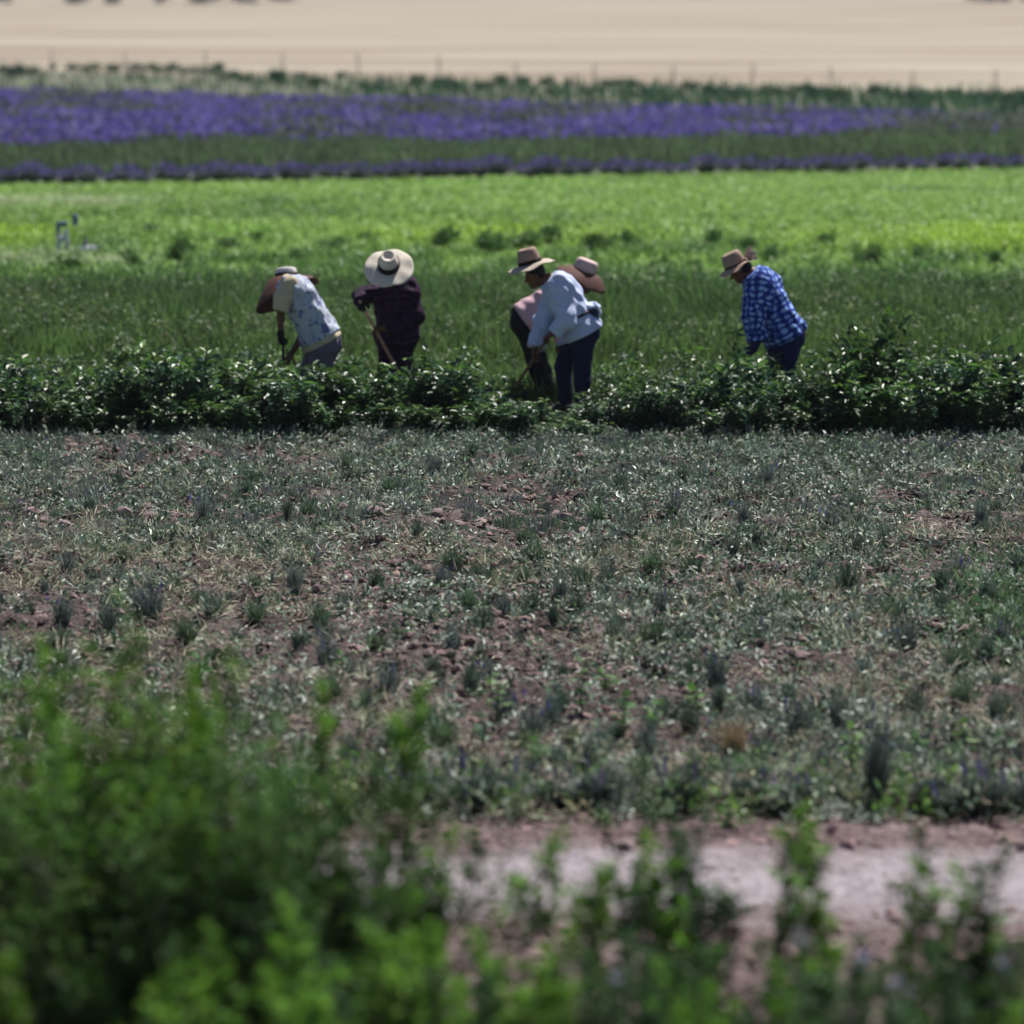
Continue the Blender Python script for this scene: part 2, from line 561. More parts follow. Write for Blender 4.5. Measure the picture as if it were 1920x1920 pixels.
def shrub_mesh(name, h, w, n, leaf, col, seed, mat, up=.3):
    global rng
    rng = np.random.default_rng(seed)
    mb = MB(); k = 9
    cc = np.stack([rng.normal(0, w * .26, k), rng.normal(0, w * .2, k), rng.uniform(.25, .75, k) * h], 1)
    i = rng.integers(0, k, n)
    pos = cc[i] + rng.normal(0, 1, (n, 3)) * np.array((w * .13, w * .13, h * .16))
    pos[:, 2] = np.abs(pos[:, 2]) + .02
    d = rng.normal(size=(n, 3)); d[:, 2] += up
    add_leaves(mb, pos, d, rng.normal(size=(n, 3)), leaf * rng.uniform(.7, 1.3, n), leaf * .5, jitter(col, n, .35), rich=False)
    return mb.mesh(name, mat)


sv = [shrub_mesh('foliage', .6, 1.0, 900, .12, c, 200 + i, M_leaf) for i, c in enumerate([(.05, .12, .06), (.045, .10, .07), (.07, .14, .06)])]
shrubs = [(-40, 150, 60), (22, 142, 44), (52, 140, 30), (100, 128, 14), (140, 130, 28), (176, 130, 24), (212, 134, 30), (256, 132, 28), (290, 133, 30),
          (322, 134, 34), (348, 136, 24), (374, 135, 22), (408, 138, 34), (432, 146, 28), (455, 150, 24), (520, 152, 36), (566, 146, 22), (590, 158, 30), (640, 145, 16),
          (700, 168, 34), (780, 152, 22), (828, 155, 26), (850, 166, 26), (905, 166, 32), (940, 154, 26), (978, 156, 26), (1022, 156, 24), (1062, 164, 14),
          (1138, 158, 22), (1160, 158, 26), (1185, 160, 22), (1215, 178, 32), (1292, 164, 22), (1330, 178, 40), (1375, 182, 34), (1450, 180, 30), (1505, 172, 36), (1530, 184, 44),
          (1570, 186, 40), (1645, 180, 44), (1700, 190, 40), (1745, 186, 44), (1788, 178, 30), (1830, 190, 46), (1880, 190, 50), (1930, 195, 54), (1990, 196, 60)]
for i, (px, yb, w) in enumerate(shrubs):
    b = G(px, yb + 3)
    s = w / (F / b[1])
    r = empty('shrub', b, random.random() * 6)
    tag(r, 'low green shrub growing in the weedy strip along the wire fence', 'shrub', 'shrubs along the wire fence')
    o = bpy.data.objects.new('foliage', sv[i % 3]); COL.objects.link(o); o.parent = r
    o.scale = (s * 1.15, s, max(.55, min(1.25, s * .95)) * random.uniform(.8, 1.15))
    o['kind'] = 'stuff'

rng = np.random.default_rng(9)
# weeds of the verge: dense on the right, thin with bare soil on the left
n = 9000
p = scatter(E_tan, E_pur_t, n, -.25, 1.25)
u = (p[:, 0] / (0.1412 * p[:, 1]) + 1) / 2
vv = rng.random(n)
keep = rng.random(n) < np.clip(.35 + .9 * (u - .35) + (fbm(p[:, 0] * .4, p[:, 1] * .3, 61) - .5) * 1.6, .12, 1)
p = p[keep]; n = len(p)
mb = MB()
add_blades(mb, p, rng.normal(0, .12, (n, 2)), rng.uniform(.2, .55, n), rng.uniform(.06, .14, n), jitter((.05, .12, .055), n, .4))
tag(mb.build('verge_weeds', M_blade), 'dark green weeds between the lavender and the wire fence', 'weeds', kind='stuff')

# ------------------------------------------------------------------ lavender
mb = MB()
nc = 5200
c = scatter(E_pur_t, E_pur_b, nc, -.25, 1.25)
un = (c[:, 0] / (0.1412 * c[:, 1]) + 1) / 2
right = rng.random(nc) < np.clip((un - .84) / .13, 0, .95)
olive = right | (fbm(c[:, 0] * .35, c[:, 1] * .16, 71) > .54) & (rng.random(nc) < .75) | (rng.random(nc) < .14)
per = 9
q = np.repeat(c, per, 0) + np.concatenate([rng.normal(0, .22, (nc * per, 2)), np.zeros((nc * per, 1))], 1)
hh = np.repeat(rng.uniform(.32, .55, nc), per) * rng.uniform(.8, 1.1, nc * per)
n = len(q)
leanv = (q - np.repeat(c, per, 0))[:, :2] * .7
ol = np.repeat(olive, per)
pal = np.array([(.19, .155, .46), (.23, .18, .53), (.15, .125, .38), (.25, .22, .46)])
fc = jitter((1, 1, 1), n, .25, .1) * np.repeat(pal[rng.integers(0, 4, nc)], per, 0)
fc[ol] = jitter((.14, .175, .12), int(ol.sum()), .35)
sc_ = jitter((.07, .10, .06), n, .3)
add_blades(mb, q, leanv, hh * .62, rng.uniform(.03, .07, n), sc_)
tip = q + np.concatenate([leanv * .6, (hh * .5)[:, None]], 1)
add_blades(mb, tip, leanv * .6, hh * .5, rng.uniform(.09, .17, n), fc)
tag(mb.build('lavender_field', M_flower), 'wide band of flowering purple lavender', 'lavender', kind='stuff')

mb = MB()
n = 26000
p = scatter(E_pur_b, E_row, n, -.25, 1.25)
clump = fbm(p[:, 0] * .7, p[:, 1] * .5, 81)
base = np.array((.105, .165, .075))[None] * (.6 + .9 * clump[:, None]) + np.array((.05, .03, .04))[None] * (rng.random((n, 1)) < .25)
add_blades(mb, p, rng.normal(0, .08, (n, 2)), rng.uniform(.25, .5, n) * (.7 + .6 * clump), rng.uniform(.03, .08, n), np.clip(base * rng.uniform(.7, 1.3, (n, 1)), .01, 1))
tag(mb.build('unopened_lavender', M_blade), 'olive green strip of lavender that is not yet in flower', 'lavender', kind='stuff')


def lavender_bush(seed, w, h, nfl, col=(.17, .14, .36)):
    global rng
    rng = np.random.default_rng(seed)
    root = empty('lavender_bush', (0, 0, 0))
    mb = MB(); n = 420
    a = rng.random(n) * 6.283; r = np.sqrt(rng.random(n)) * w * .42
    pos = np.stack([np.cos(a) * r * .35, np.sin(a) * r * .35, np.zeros(n)], 1)
    lean = np.stack([np.cos(a) * r, np.sin(a) * r], 1)
    hh = h * .7 * np.sqrt(np.clip(1 - (r / (w * .5)) ** 2, .1, 1)) * rng.uniform(.6, 1.05, n)
    add_blades(mb, pos, lean, hh, np.full(n, w * .035), jitter((.10, .135, .115), n, .5))
    mb.build('foliage', M_grey, root)['kind'] = 'stuff'
    fl = MB(); n = nfl
    a = rng.random(n) * 6.283; r = np.sqrt(rng.random(n)) * w * .45
    zz = h * .62 * np.sqrt(np.clip(1 - (r / (w * .55)) ** 2, .1, 1))
    pos = np.stack([np.cos(a) * r, np.sin(a) * r, zz], 1)
    add_blades(fl, pos, np.stack([np.cos(a) * r, np.sin(a) * r], 1) * .25, rng.uniform(.3, .42, n) * h, np.full(n, w * .05), jitter(col, n, .3))
    fl.build('flower_spikes', M_flower, root)['kind'] = 'stuff'
    return root


protos = [lavender_bush(300 + i, .55, .36, 42) for i in range(3)]
x = -60; i = 0
LAV = []
while x < 1990:
    yb = 349 + (319 - 349) * x / 1920 - 1
    gap = random.uniform(24, 44)
    b = G(x, yb + random.uniform(-2, 2))
    o = protos[i] if i < 3 else copy_tree(protos[i % 3])
    tag(o, 'small dark lavender bush in the row bordering the bright meadow', 'lavender bush', 'lavender bushes bordering the meadow')
    o.location = b; o.rotation_euler.z = random.random() * 6; LAV.append(o)
    s = random.uniform(.85, 1.3); o.scale = (s * 1.15, s, s * random.uniform(.9, 1.25))
    x += gap; i += 1

# ------------------------------------------------------------------ meadow and crop
rng = np.random.default_rng(11)
mb = MB()
n = 75000
p = scatter(E_mead_t, E_crop_t, n, -.22, 1.22)


def photo_xy(p):
    """Photo coordinates of ground points, used only to lay out the field's patches of growth."""
    r = p - EYE
    d = r @ FW
    return 960 + F * r[:, 0] / d, 960 - F * (r @ UPV) / d


X, Y = photo_xy(p)
patch = fbm(p[:, 0] * .22, p[:, 1] * .35, 91)
fine = fbm(p[:, 0] * 1.3, p[:, 1] * .9, 95)
t = np.clip((Y - 350) / 200, 0, 1)
c0 = np.array((.235, .37, .095)); c1 = np.array((.11, .20, .06)); lime = np.array((.30, .43, .065)); pale = np.array((.36, .42, .25))
c = c0 + (c1 - c0) * np.clip((t - .42) * 2.0 + (fine - .5) * 3.6 + (patch - .5) * 3.4, 0, 1)[:, None]
Lm = np.exp(-((Y - 448) / 20) ** 2) * np.clip((np.sin(X / 170 + 2.4) + .5), 0, 1) + np.exp(-((Y - 452) / 24) ** 2) * np.clip((X - 1380) / 150, 0, 1)
c = c + (lime - c) * np.clip(Lm * (patch * 1.7), 0, 1)[:, None]
Pm = np.exp(-((Y - 380) / 9) ** 2) * np.clip((340 - X) / 150, 0, 1) + np.exp(-((Y - 492) / 10) ** 2) * np.clip((330 - X) / 120, 0, 1) * .8
c = c + (pale - c) * np.clip(Pm * 1.1, 0, 1)[:, None]
streak = fbm(p[:, 0] * .12, p[:, 1] * 1.4, 97)
c = c * (.55 + .65 * fine[:, None] + .55 * streak[:, None]) * rng.uniform(.7, 1.3, (n, 1))
hgt = rng.uniform(.05, .12, n) * (1 + 1.6 * t * (fine > .5))
add_blades(mb, p, rng.normal(0, .11, (n, 2)), hgt, rng.uniform(.03, .07, n), np.clip(c, .01, 1))
tag(mb.build('meadow_grass', M_blade), 'bright green grass of the meadow behind the workers', 'grass', kind='stuff')

wm = [shrub_mesh('foliage', .45, .55, 420, .10, c, 400 + i, M_leaf) for i, c in enumerate([(.085, .165, .05), (.11, .20, .06)])]
dark = [(930, 476, 80, 1), (985, 470, 60, 1), (1040, 460, 50, 0), (905, 474, 40, 0), (1300, 505, 60, 1), (1345, 468, 46, 0), (1390, 480, 40, 0), (1725, 497, 60, 1), (1760, 500, 44, 1), (1790, 505, 46, 0),
        (330, 492, 46, 0), (350, 482, 40, 1), (275, 440, 40, 0), (430, 470, 50, 1), (480, 458, 44, 0), (620, 470, 60, 0), (690, 455, 46, 1), (830, 470, 50, 0),
        (1130, 480, 60, 0), (1180, 470, 50, 1), (1450, 492, 50, 0), (1545, 470, 46, 0), (1630, 500, 60, 1), (1860, 500, 50, 0), (560, 495, 50, 1), (250, 510, 60, 0), (120, 520, 60, 1), (1240, 510, 44, 1)]
for i, (px, yb, w, k) in enumerate(dark):
    b = G(px, yb); s = w / (F / b[1]) / .85
    r = empty('weed_clump', b, random.random() * 6)
    tag(r, 'dark green weed clump standing out of the bright meadow', 'weed', 'weed clumps in the meadow')
    o = bpy.data.objects.new('foliage', wm[k]); COL.objects.link(o); o.parent = r
    o.scale = (s * random.uniform(.7, 2.2), s * random.uniform(.8, 2), random.uniform(.35, .8)); o['kind'] = 'stuff'

mb = MB()
n = 95000
p = scatter(E_crop_t, E_hedge_b, n, -.2, 1.2)
p = p[p[:, 1] > 37.2]; n = len(p)
fine = fbm(p[:, 0] * 1.6, p[:, 1] * 1.0, 101); big = fbm(p[:, 0] * .3, p[:, 1] * .4, 105)
t = np.clip((p[:, 1] - 41) / 9, 0, 1)
c = (np.array((.105, .18, .052)) * (1 - t[:, None]) + np.array((.085, .155, .052)) * t[:, None]) * (.55 + .9 * fine[:, None]) * (.75 + .5 * big[:, None])
hgt = rng.uniform(.16, .46, n) * (.7 + .6 * fine)
hgt = np.where(p[:, 1] < 40, hgt * .7, hgt)
add_blades(mb, p, rng.normal(0, .09, (n, 2)), hgt, rng.uniform(.012, .04, n), np.clip(c * rng.uniform(.65, 1.4, (n, 1)), .008, 1))
nw = 1500
wc = scatter(E_crop_t, E_hedge_t, nw, -.15, 1.15); wc = wc[fbm(wc[:, 0] * .5, wc[:, 1] * .5, 107) > .47]
for q in wc:
    m = 22
    hh = rng.uniform(.25, .55)
    pos = q + np.stack([rng.normal(0, .10, m), rng.normal(0, .10, m), rng.uniform(.15, 1, m) * hh], 1)
    d = rng.normal(size=(m, 3)) + np.array((0, 0, .4))
    col = np.array([(.10, .17, .06), (.16, .24, .08), (.07, .13, .055), (.20, .26, .14)])[rng.integers(0, 4)]
    add_leaves(mb, pos, d, np.array((0, 0, 1.0)) + rng.normal(0, .6, (m, 3)), rng.uniform(.05, .10, m), rng.uniform(.025, .045, m), jitter(col, m, .35), rich=False)
tag(mb.build('standing_crop', M_blade), 'dark green standing crop the workers are weeding', 'crop', kind='stuff')

# ------------------------------------------------------------------ bushy crop row in front of the workers
def crop_plant(seed, h, w, nst, per, leaf, col, young=(.10, .20, .035), name='crop_plant'):
    global rng
    rng = np.random.default_rng(seed)
    root = empty(name, (0, 0, 0))
    st = MB(); lf = MB()
    for i in range(nst):
        a = rng.random() * 6.283; r = w * .5 * math.sqrt(rng.random())
        hh = h * rng.uniform(.45, 1.0)
        t = np.linspace(0, 1, 5)[:, None]
        tipx = np.array((math.cos(a) * r, math.sin(a) * r, hh))
        pts = t * tipx + np.concatenate([rng.normal(0, .015, (5, 2)), np.zeros((5, 1))], 1) * t
        pts[:, :2] = np.array((math.cos(a), math.sin(a))) * r * (.35 + .65 * t) + rng.normal(0, .012, (5, 2))
        add_tube(st, pts, np.linspace(.007, .003, 5), (.06, .09, .035), 4)
        tt = rng.uniform(.02, 1.0, per)
        pos = np.stack([np.interp(tt, t[:, 0], pts[:, k]) for k in range(3)], 1)
        b = rng.random(per) * 6.283
        d = np.stack([np.cos(b), np.sin(b), rng.uniform(-.35, .7, per)], 1)
        nrm = np.stack([rng.normal(0, .35, per), rng.normal(0, .35, per), np.ones(per)], 1)
        c = jitter(col, per, .35)
        yg = (tt > .85) & (rng.random(per) < .55)
        c[yg] = jitter(young, int(yg.sum()), .3)
        add_leaves(lf, pos + d * .015, d, nrm, leaf * rng.uniform(.6, 1.35, per), leaf * rng.uniform(.4, .62, per), c)
    st.build('stem', M_stem, root)['kind'] = 'stuff'
    lf.build('foliage', M_leaf_gloss, root)['kind'] = 'stuff'
    return root


crop_protos = [crop_plant(500 + i, .62, .66, 14, 50, .088, c) for i, c in enumerate([(.045, .105, .045), (.052, .12, .045), (.042, .095, .052), (.06, .13, .042), (.048, .105, .058)])]
used = set()
rr = random.Random(5)
WORK = [(600, 36.6), (745, 37.0), (1080, 36.4), (1010, 37.3), (1465, 36.3)]
rows = [(34.6, .36, .95, 'front'), (35.2, .38, 1.12, 'front'), (35.85, .42, .9, 'front'), (37.7, .5, .62, 'back'), (38.6, .55, .6, 'back'), (39.6, .6, .55, 'back')]
for Yr, stp, hs, which in rows:
    hw = .1412 * Yr + .6
    x = -hw
    while x < hw:
        Yq = Yr + rr.uniform(-.14, .14) - (.15 if which == 'front' else 0) * (x / hw)
        px = 960 + x * F / Yr
        dip = math.exp(-((px - 1060) / 95) ** 2) * .66 + math.exp(-((px - 740) / 70) ** 2) * .28 + math.exp(-((px - 1450) / 60) ** 2) * .15 + math.exp(-((px - 900) / 60) ** 2) * .2
        lift = .12 * math.exp(-((px - 1560) / 200) ** 2) + .16 * math.exp(-((px - 1800) / 180) ** 2) + .06 * math.exp(-((px - 100) / 200) ** 2)
        s = hs * (1 - dip + lift + (fbm(px / 90, Yr * 3, 181) - .5) * .9) * rr.uniform(.62, 1.25)
        x += stp * rr.uniform(.8, 1.2)
        k = rr.randrange(5)
        if k in used: o = copy_tree(crop_protos[k])
        else: o = crop_protos[k]; used.add(k)
        if which == 'front':
            tag(o, 'bushy glossy leaved crop plant in the dense row along the edge of the bare field', 'crop plant', 'bushy crop plants in the front row')
        else:
            tag(o, 'low glossy leaved crop plant in the thin rows behind the workers', 'crop plant', 'low crop plants behind the workers')
        o.location = (px - 960) / F * Yq, Yq, -.01
        o['row'] = Yr
        o.rotation_euler.z = rr.random() * 6.28
        w = min(1.15, max(.85, s)) * (1.0 if which == 'front' else .8)
        o.scale = (w, w, s)

# taller single sprigs that stand out of the row
sprig_protos = [crop_plant(540 + i, .95, .36, 4, 34, .082, (.05, .12, .035), (.14, .25, .04), 'tall_sprig') for i in range(2)]
for i, (px, yt, Yq, lb) in enumerate([
        (1392, 580, 36.0, 'pale green sprig reaching up in front of the checked blue shirt'),
        (1290, 612, 36.4, 'thin dark sprig in the crop row between the white shirt and the blue shirt'),
        (1550, 605, 37.5, 'dark upright sprig just right of the worker in blue'),
        (1640, 625, 36.6, 'leafy sprig standing second to the right of the worker in blue'),
        (1790, 600, 37.0, 'tallest sprig in the crop row near the right border'),
        (1730, 598, 37.6, 'slim sprig beside the tallest sprig near the right border'),
        (770, 645, 35.9, 'bright sprig leaning in front of the dark plaid skirt hem'),
        (522, 655, 35.8, 'yellow green sprig under the gloved hand of the leftmost worker'),
        (95, 672, 35.6, 'tall sprig near the left end of the crop row'),
        (395, 668, 35.8, 'sprig in the crop row left of the worker in grey trousers'),
        (1335, 625, 36.2, 'leafy sprig right of the thin dark sprig between the two shirts'),
        (1845, 622, 36.4, 'drooping sprig right of the tallest sprig near the right border'),
        (1905, 640, 36.0, 'last sprig of the crop row, cut by the right border'),
        (1590, 632, 36.0, 'dense sprig between the dark upright sprig and its right neighbour'),
        (1245, 640, 36.2, 'low sprig to the right of the worker in white'),
        (1690, 612, 36.2, 'pale tipped sprig left of the slim sprig near the right border'),
        (1425, 665, 35.7, 'short sprig before the knees of the worker in blue'),
        (860, 672, 35.7, 'sprig between the dark plaid clothes and the pink shirt')]):
    o = sprig_protos[i] if i < 2 else copy_tree(sprig_protos[i % 2])
    tag(o, lb, 'plant', None)
    b = P(px, yt, Yq)
    o.location = (b[0], Yq, 0); o.rotation_euler = (rr.uniform(-.1, .1), rr.uniform(-.1, .1), rr.random() * 6)
    s = b[2] / .93; o.scale = (s, s, s)

SPR = []
for i in range(40):
    px = rr.uniform(20, 1900) if i % 2 else rr.uniform(1150, 1920)
    if min(abs(px - w_) for w_ in (600, 740, 1040, 1100)) < 55: continue
    Yq = rr.uniform(34.9, 37.4)
    o = copy_tree(sprig_protos[i % 2])
    tag(o, 'leafy sprig', 'plant', 'leafy sprigs standing out of the crop row')
    yt = 690 - rr.uniform(0, 45) * (1.3 if px > 1150 else .7)
    b = P(px, yt, Yq)
    o.location = (b[0], Yq, 0); o.rotation_euler = (rr.uniform(-.15, .15), rr.uniform(-.2, .2), rr.random() * 6)
    s = b[2] / .93; o.scale = (s * .8, s * .8, s); SPR.append(o)

# ------------------------------------------------------------------ the bare field: clods, straw, weeds, young lavender
rng = np.random.default_rng(21)
FIELD_A, FIELD_B = E_hedge_b, E_track_t
PATCH_G = lambda p: fbm(p[:, 0] * .55, p[:, 1] * .42, 111)


def zfield(p):
    return soil_relief(p[:, 0], p[:, 1]) - .02


ICO = None


def ico():
    t = (1 + 5 ** .5) / 2
    v = unit(np.array([(-1, t, 0), (1, t, 0), (-1, -t, 0), (1, -t, 0), (0, -1, t), (0, 1, t), (0, -1, -t), (0, 1, -t), (t, 0, -1), (t, 0, 1), (-t, 0, -1), (-t, 0, 1)]))
    f = np.array([(0, 11, 5), (0, 5, 1), (0, 1, 7), (0, 7, 10), (0, 10, 11), (1, 5, 9), (5, 11, 4), (11, 10, 2), (10, 7, 6), (7, 1, 8), (3, 9, 4), (3, 4, 2), (3, 2, 6), (3, 6, 8), (3, 8, 9), (4, 9, 5), (2, 4, 11), (6, 2, 10), (8, 6, 7), (9, 8, 1)])
    return v, f


def add_clods(mb, p, r, col):
    v0, f0 = ico(); n = len(p)
    s = r[:, None, None] * np.stack([rng.uniform(.7, 1.4, n), rng.uniform(.7, 1.3, n), rng.uniform(.4, .8, n)], 1)[:, None]
    v = p[:, None] + v0[None] * s * (1 + rng.uniform(-.28, .28, (n, 12, 1)))
    k = np.arange(n)[:, None, None] * 12
    mb.add(v.reshape(-1, 3), (k + f0[None]).reshape(-1, 3), np.repeat(col, 12, 0))


M_clod = foliage_mat('soil_clod', rough=.95, trans=0, vary=.0, spec=.15)
n = 19000
p = scatter(FIELD_A, FIELD_B, n, -.2, 1.2)
w = fbm(p[:, 0] * .8, p[:, 1] * .5, 121)
p = p[rng.random(n) < np.clip(.2 + (w - .35) * 2.2, .05, 1)]; n = len(p)
r = .010 + .040 * rng.random(n) ** 2.2
p[:, 2] = zfield(p) + r * .2
mb = MB(); add_clods(mb, p, r, jitter((.21, .15, .145), n, .45, .06))
q = scatter(E_track_t, E_track_b, 2600, -.4, 1.4); q[:, 2] = soil_relief(q[:, 0], q[:, 1]) - .02
rq = .008 + .045 * rng.random(2600) ** 4
kq = (np.abs(photo_xy(q)[1] - 1645) > 55) | (rq < .009)
q = q[kq]; rq = rq[kq]; add_clods(mb, q, rq, jitter((.27, .19, .19), len(q), .4, .06))
tag(mb.build('small_clods', M_clod), 'crumbled brown soil clods scattered over the field', 'soil', kind='stuff')

clod_line = [(8, 975), (40, 985), (62, 968), (90, 978), (118, 990), (150, 972), (165, 984), (195, 960), (205, 985), (232, 974), (250, 990), (268, 960), (285, 972), (310, 982), (345, 990), (372, 978), (398, 992), (440, 975), (470, 985), (560, 970), (590, 985), (40, 958), (820, 975), (860, 968), (905, 978), (960, 965), (1010, 985), (700, 972), (655, 985), (1060, 975)]
v0, f0 = ico()
for i, (px, py) in enumerate(clod_line):
    rs = np.random.default_rng(800 + i)
    b = G(px, py)
    rad = rs.uniform(.04, .075)
    mb = MB()
    # one subdivision of the rough lump
    v = v0 * (1 + rs.uniform(-.38, .32, (12, 1))); ff = []; vv = list(v); mid = {}
    for a_, b_, c_ in f0:
        def m_(i_, j_):
            key = (min(i_, j_), max(i_, j_))
            if key not in mid:
                mid[key] = len(vv); vv.append((vv[i_] + vv[j_]) / 2 * (1.06 + rs.uniform(-.16, .16)))
            return mid[key]
        x1, x2, x3 = m_(a_, b_), m_(b_, c_), m_(c_, a_)
        ff += [(a_, x1, x3), (x1, b_, x2), (x3, x2, c_), (x1, x2, x3)]
    mb.add(np.array(vv) * rad * np.array((1.25, 1.0, .75)), np.array(ff), jitter((.24, .18, .18), len(vv), .12, .04))
    o = mb.build('soil_clod', M_clod, smooth=False, loc=(b[0], b[1], zfield(b[None])[0] + rad * .3))
    o.rotation_euler.z = rs.random() * 6
    tag(o, 'large dry clod of soil in the bare strip across the field', 'clod', 'large soil clods across the field')

mb = MB()
n = 30000
p = scatter(FIELD_A, FIELD_B, n, -.3, 1.3)
Xf, Yf = photo_xy(p)
w = fbm(p[:, 0] * .9, p[:, 1] * .6, 131)
dens = np.clip((w - .36) * 3.2, 0, 1) * (.55 + .45 * np.exp(-((Yf - 1080) / 160) ** 2)) * np.where(Yf < 880, .45, 1)
p = p[rng.random(n) < dens]; n = len(p)
p[:, 2] = zfield(p) + rng.uniform(.006, .045, n)
a = rng.random(n) * 6.283
d = np.stack([np.cos(a), np.sin(a), rng.normal(0, .22, n)], 1)
pal = np.array([(.40, .37, .27), (.32, .29, .21), (.50, .47, .37), (.30, .34, .23), (.20, .155, .11)])
c = pal[rng.choice(5, n, p=[.3, .22, .2, .18, .10])] * rng.uniform(.7, 1.2, (n, 1))
add_leaves(mb, p, d, np.array((0, 0, 1.0)) + rng.normal(0, .5, (n, 3)), rng.uniform(.04, .18, n), rng.uniform(.006, .014, n), c, rich=False, fold=.1)
tag(mb.build('straw_litter', M_straw), 'dry straw and cut weeds lying on the soil', 'straw', kind='stuff')

# cut weeds and low green growth over the soil, thicker towards the crop row
def clumps(mb, c, per, size, height, pal, probs, Ll, Wl, flat=.5):
    """Low mounds of leaves, each mound of one growth: leaves fan out from its middle."""
    m = len(c)
    hue = pal[rng.choice(len(pal), m, p=probs)] * rng.uniform(.75, 1.3, (m, 1))
    sz = size * rng.uniform(.5, 1.5, m); ht = height * rng.uniform(.4, 1.6, m)
    k = np.repeat(np.arange(m), per); n = m * per
    a = rng.random(n) * 6.283; r = np.sqrt(rng.random(n))
    off = np.stack([np.cos(a) * r * sz[k], np.sin(a) * r * sz[k], (1 - r ** 2) * ht[k] * rng.random(n)], 1)
    p = c[k] + off
    p[:, 2] = zfield(p) + off[:, 2] + .004
    d = np.stack([np.cos(a) * r, np.sin(a) * r, rng.uniform(-.1, 1.1, n) * (1.1 - r) + flat * rng.normal(0, .4, n)], 1) + rng.normal(0, .25, (n, 3))
    col = hue[k] * rng.uniform(.65, 1.35, (n, 1))
    add_leaves(mb, p, d, np.array((0, 0, 1.0)) + rng.normal(0, .55, (n, 3)), rng.uniform(*Ll, n), rng.uniform(*Wl, n), np.clip(col, .01, 1), rich=False)


def field_spots(n, fn):
    p = scatter(FIELD_A, FIELD_B, n, -.22, 1.22)
    X_, Y_ = photo_xy(p)
    return p[rng.random(n) < fn(p, X_, Y_)]


BARE = lambda X_, Y_: np.exp(-((Y_ - 978) / 14) ** 2) * np.clip((fbm(X_ / 160, Y_ / 900, 151) - .3) * 5, 0, 1)
GREENS = np.array([(.15, .22, .165), (.22, .29, .235), (.125, .21, .10), (.25, .30, .20), (.55, .61, .53), (.045, .075, .045)])
mb = MB()
c = field_spots(27000, lambda p, X_, Y_: np.clip((PATCH_G(p) - .42) * 2.2 + (fbm(p[:, 0] * 2.2, p[:, 1] * 1.6, 141) - .5) * 1.6 + (fbm(p[:, 0] * 1.1 + 40, p[:, 1] * .7, 145) - .5) * 2.4 + .6 * np.clip((1010 - Y_) / 120, -.5, 1.2) + .30, .12, 1) * np.where(Y_ > 1010, np.clip(1 - (Y_ - 1010) / 240, .78, 1), 1) * (1 - .92 * BARE(X_, Y_)))
clumps(mb, c, 15, .08, .095, GREENS, [.24, .23, .14, .15, .11, .13], (.028, .075), (.013, .032))
tag(mb.build('low_weeds', M_grey), 'low grey green weeds and wilted growth covering the soil', 'weeds', kind='stuff')
STRAWS = np.array([(.40, .37, .27), (.30, .28, .20), (.54, .51, .40), (.32, .37, .25), (.20, .155, .11)])
mb = MB()
c = field_spots(9500, lambda p, X_, Y_: np.clip((fbm(p[:, 0] * .9, p[:, 1] * .6, 131) - .38) * 3, 0, 1) * np.where(Y_ < 890, .4, 1) * (.6 + .6 * np.exp(-((Y_ - 1080) / 170) ** 2)) * (1 - .8 * BARE(X_, Y_)))
clumps(mb, c, 11, .10, .06, STRAWS, [.26, .2, .2, .24, .10], (.05, .16), (.007, .014), .25)
tag(mb.build('wilted_straw', M_straw), 'small heaps of wilted straw between the lavender tufts', 'straw', kind='stuff')


def tuft(seed, h, w, n, col, flowers=0, bl=.006):
    global rng
    rng = np.random.default_rng(seed)
    mb = MB()
    a = rng.random(n) * 6.283; r = w * .5 * np.sqrt(rng.random(n))
    pos = np.stack([np.cos(a) * r * .35, np.sin(a) * r * .35, np.full(n, -.01)], 1)
    lean = np.stack([np.cos(a) * r * .8, np.sin(a) * r * .8], 1)
    hh = h * rng.uniform(.45, 1.0, n) * (1 - .35 * (r / (w * .5)) ** 2)
    c = jitter(col, n, .35, .1)
    add_blades(mb, pos, lean, hh, rng.uniform(.7, 1.5, n) * bl, c)
    m = n
    t = rng.uniform(.2, .9, m)
    lp = pos + np.stack([lean[:, 0] * t * .6, lean[:, 1] * t * .6, hh * t], 1)
    b = rng.random(m) * 6.283
    d = np.stack([np.cos(b) * .6, np.sin(b) * .6, rng.uniform(.4, 1.2, m)], 1)
    add_leaves(mb, lp, d, rng.normal(size=(m, 3)), rng.uniform(.025, .05, m), rng.uniform(.005, .009, m), jitter(col, m, .35, .1), rich=False)
    if flowers:
        k = rng.integers(0, n, flowers)
        tp = pos[k] + np.stack([lean[k, 0], lean[k, 1], hh[k]], 1)
        add_blades(mb, tp - np.array((0, 0, .015)), rng.normal(0, .004, (flowers, 2)), np.full(flowers, .035), np.full(flowers, .012), jitter((.13, .10, .36), flowers, .3))
    return mb.mesh('young_lavender', M_grey)


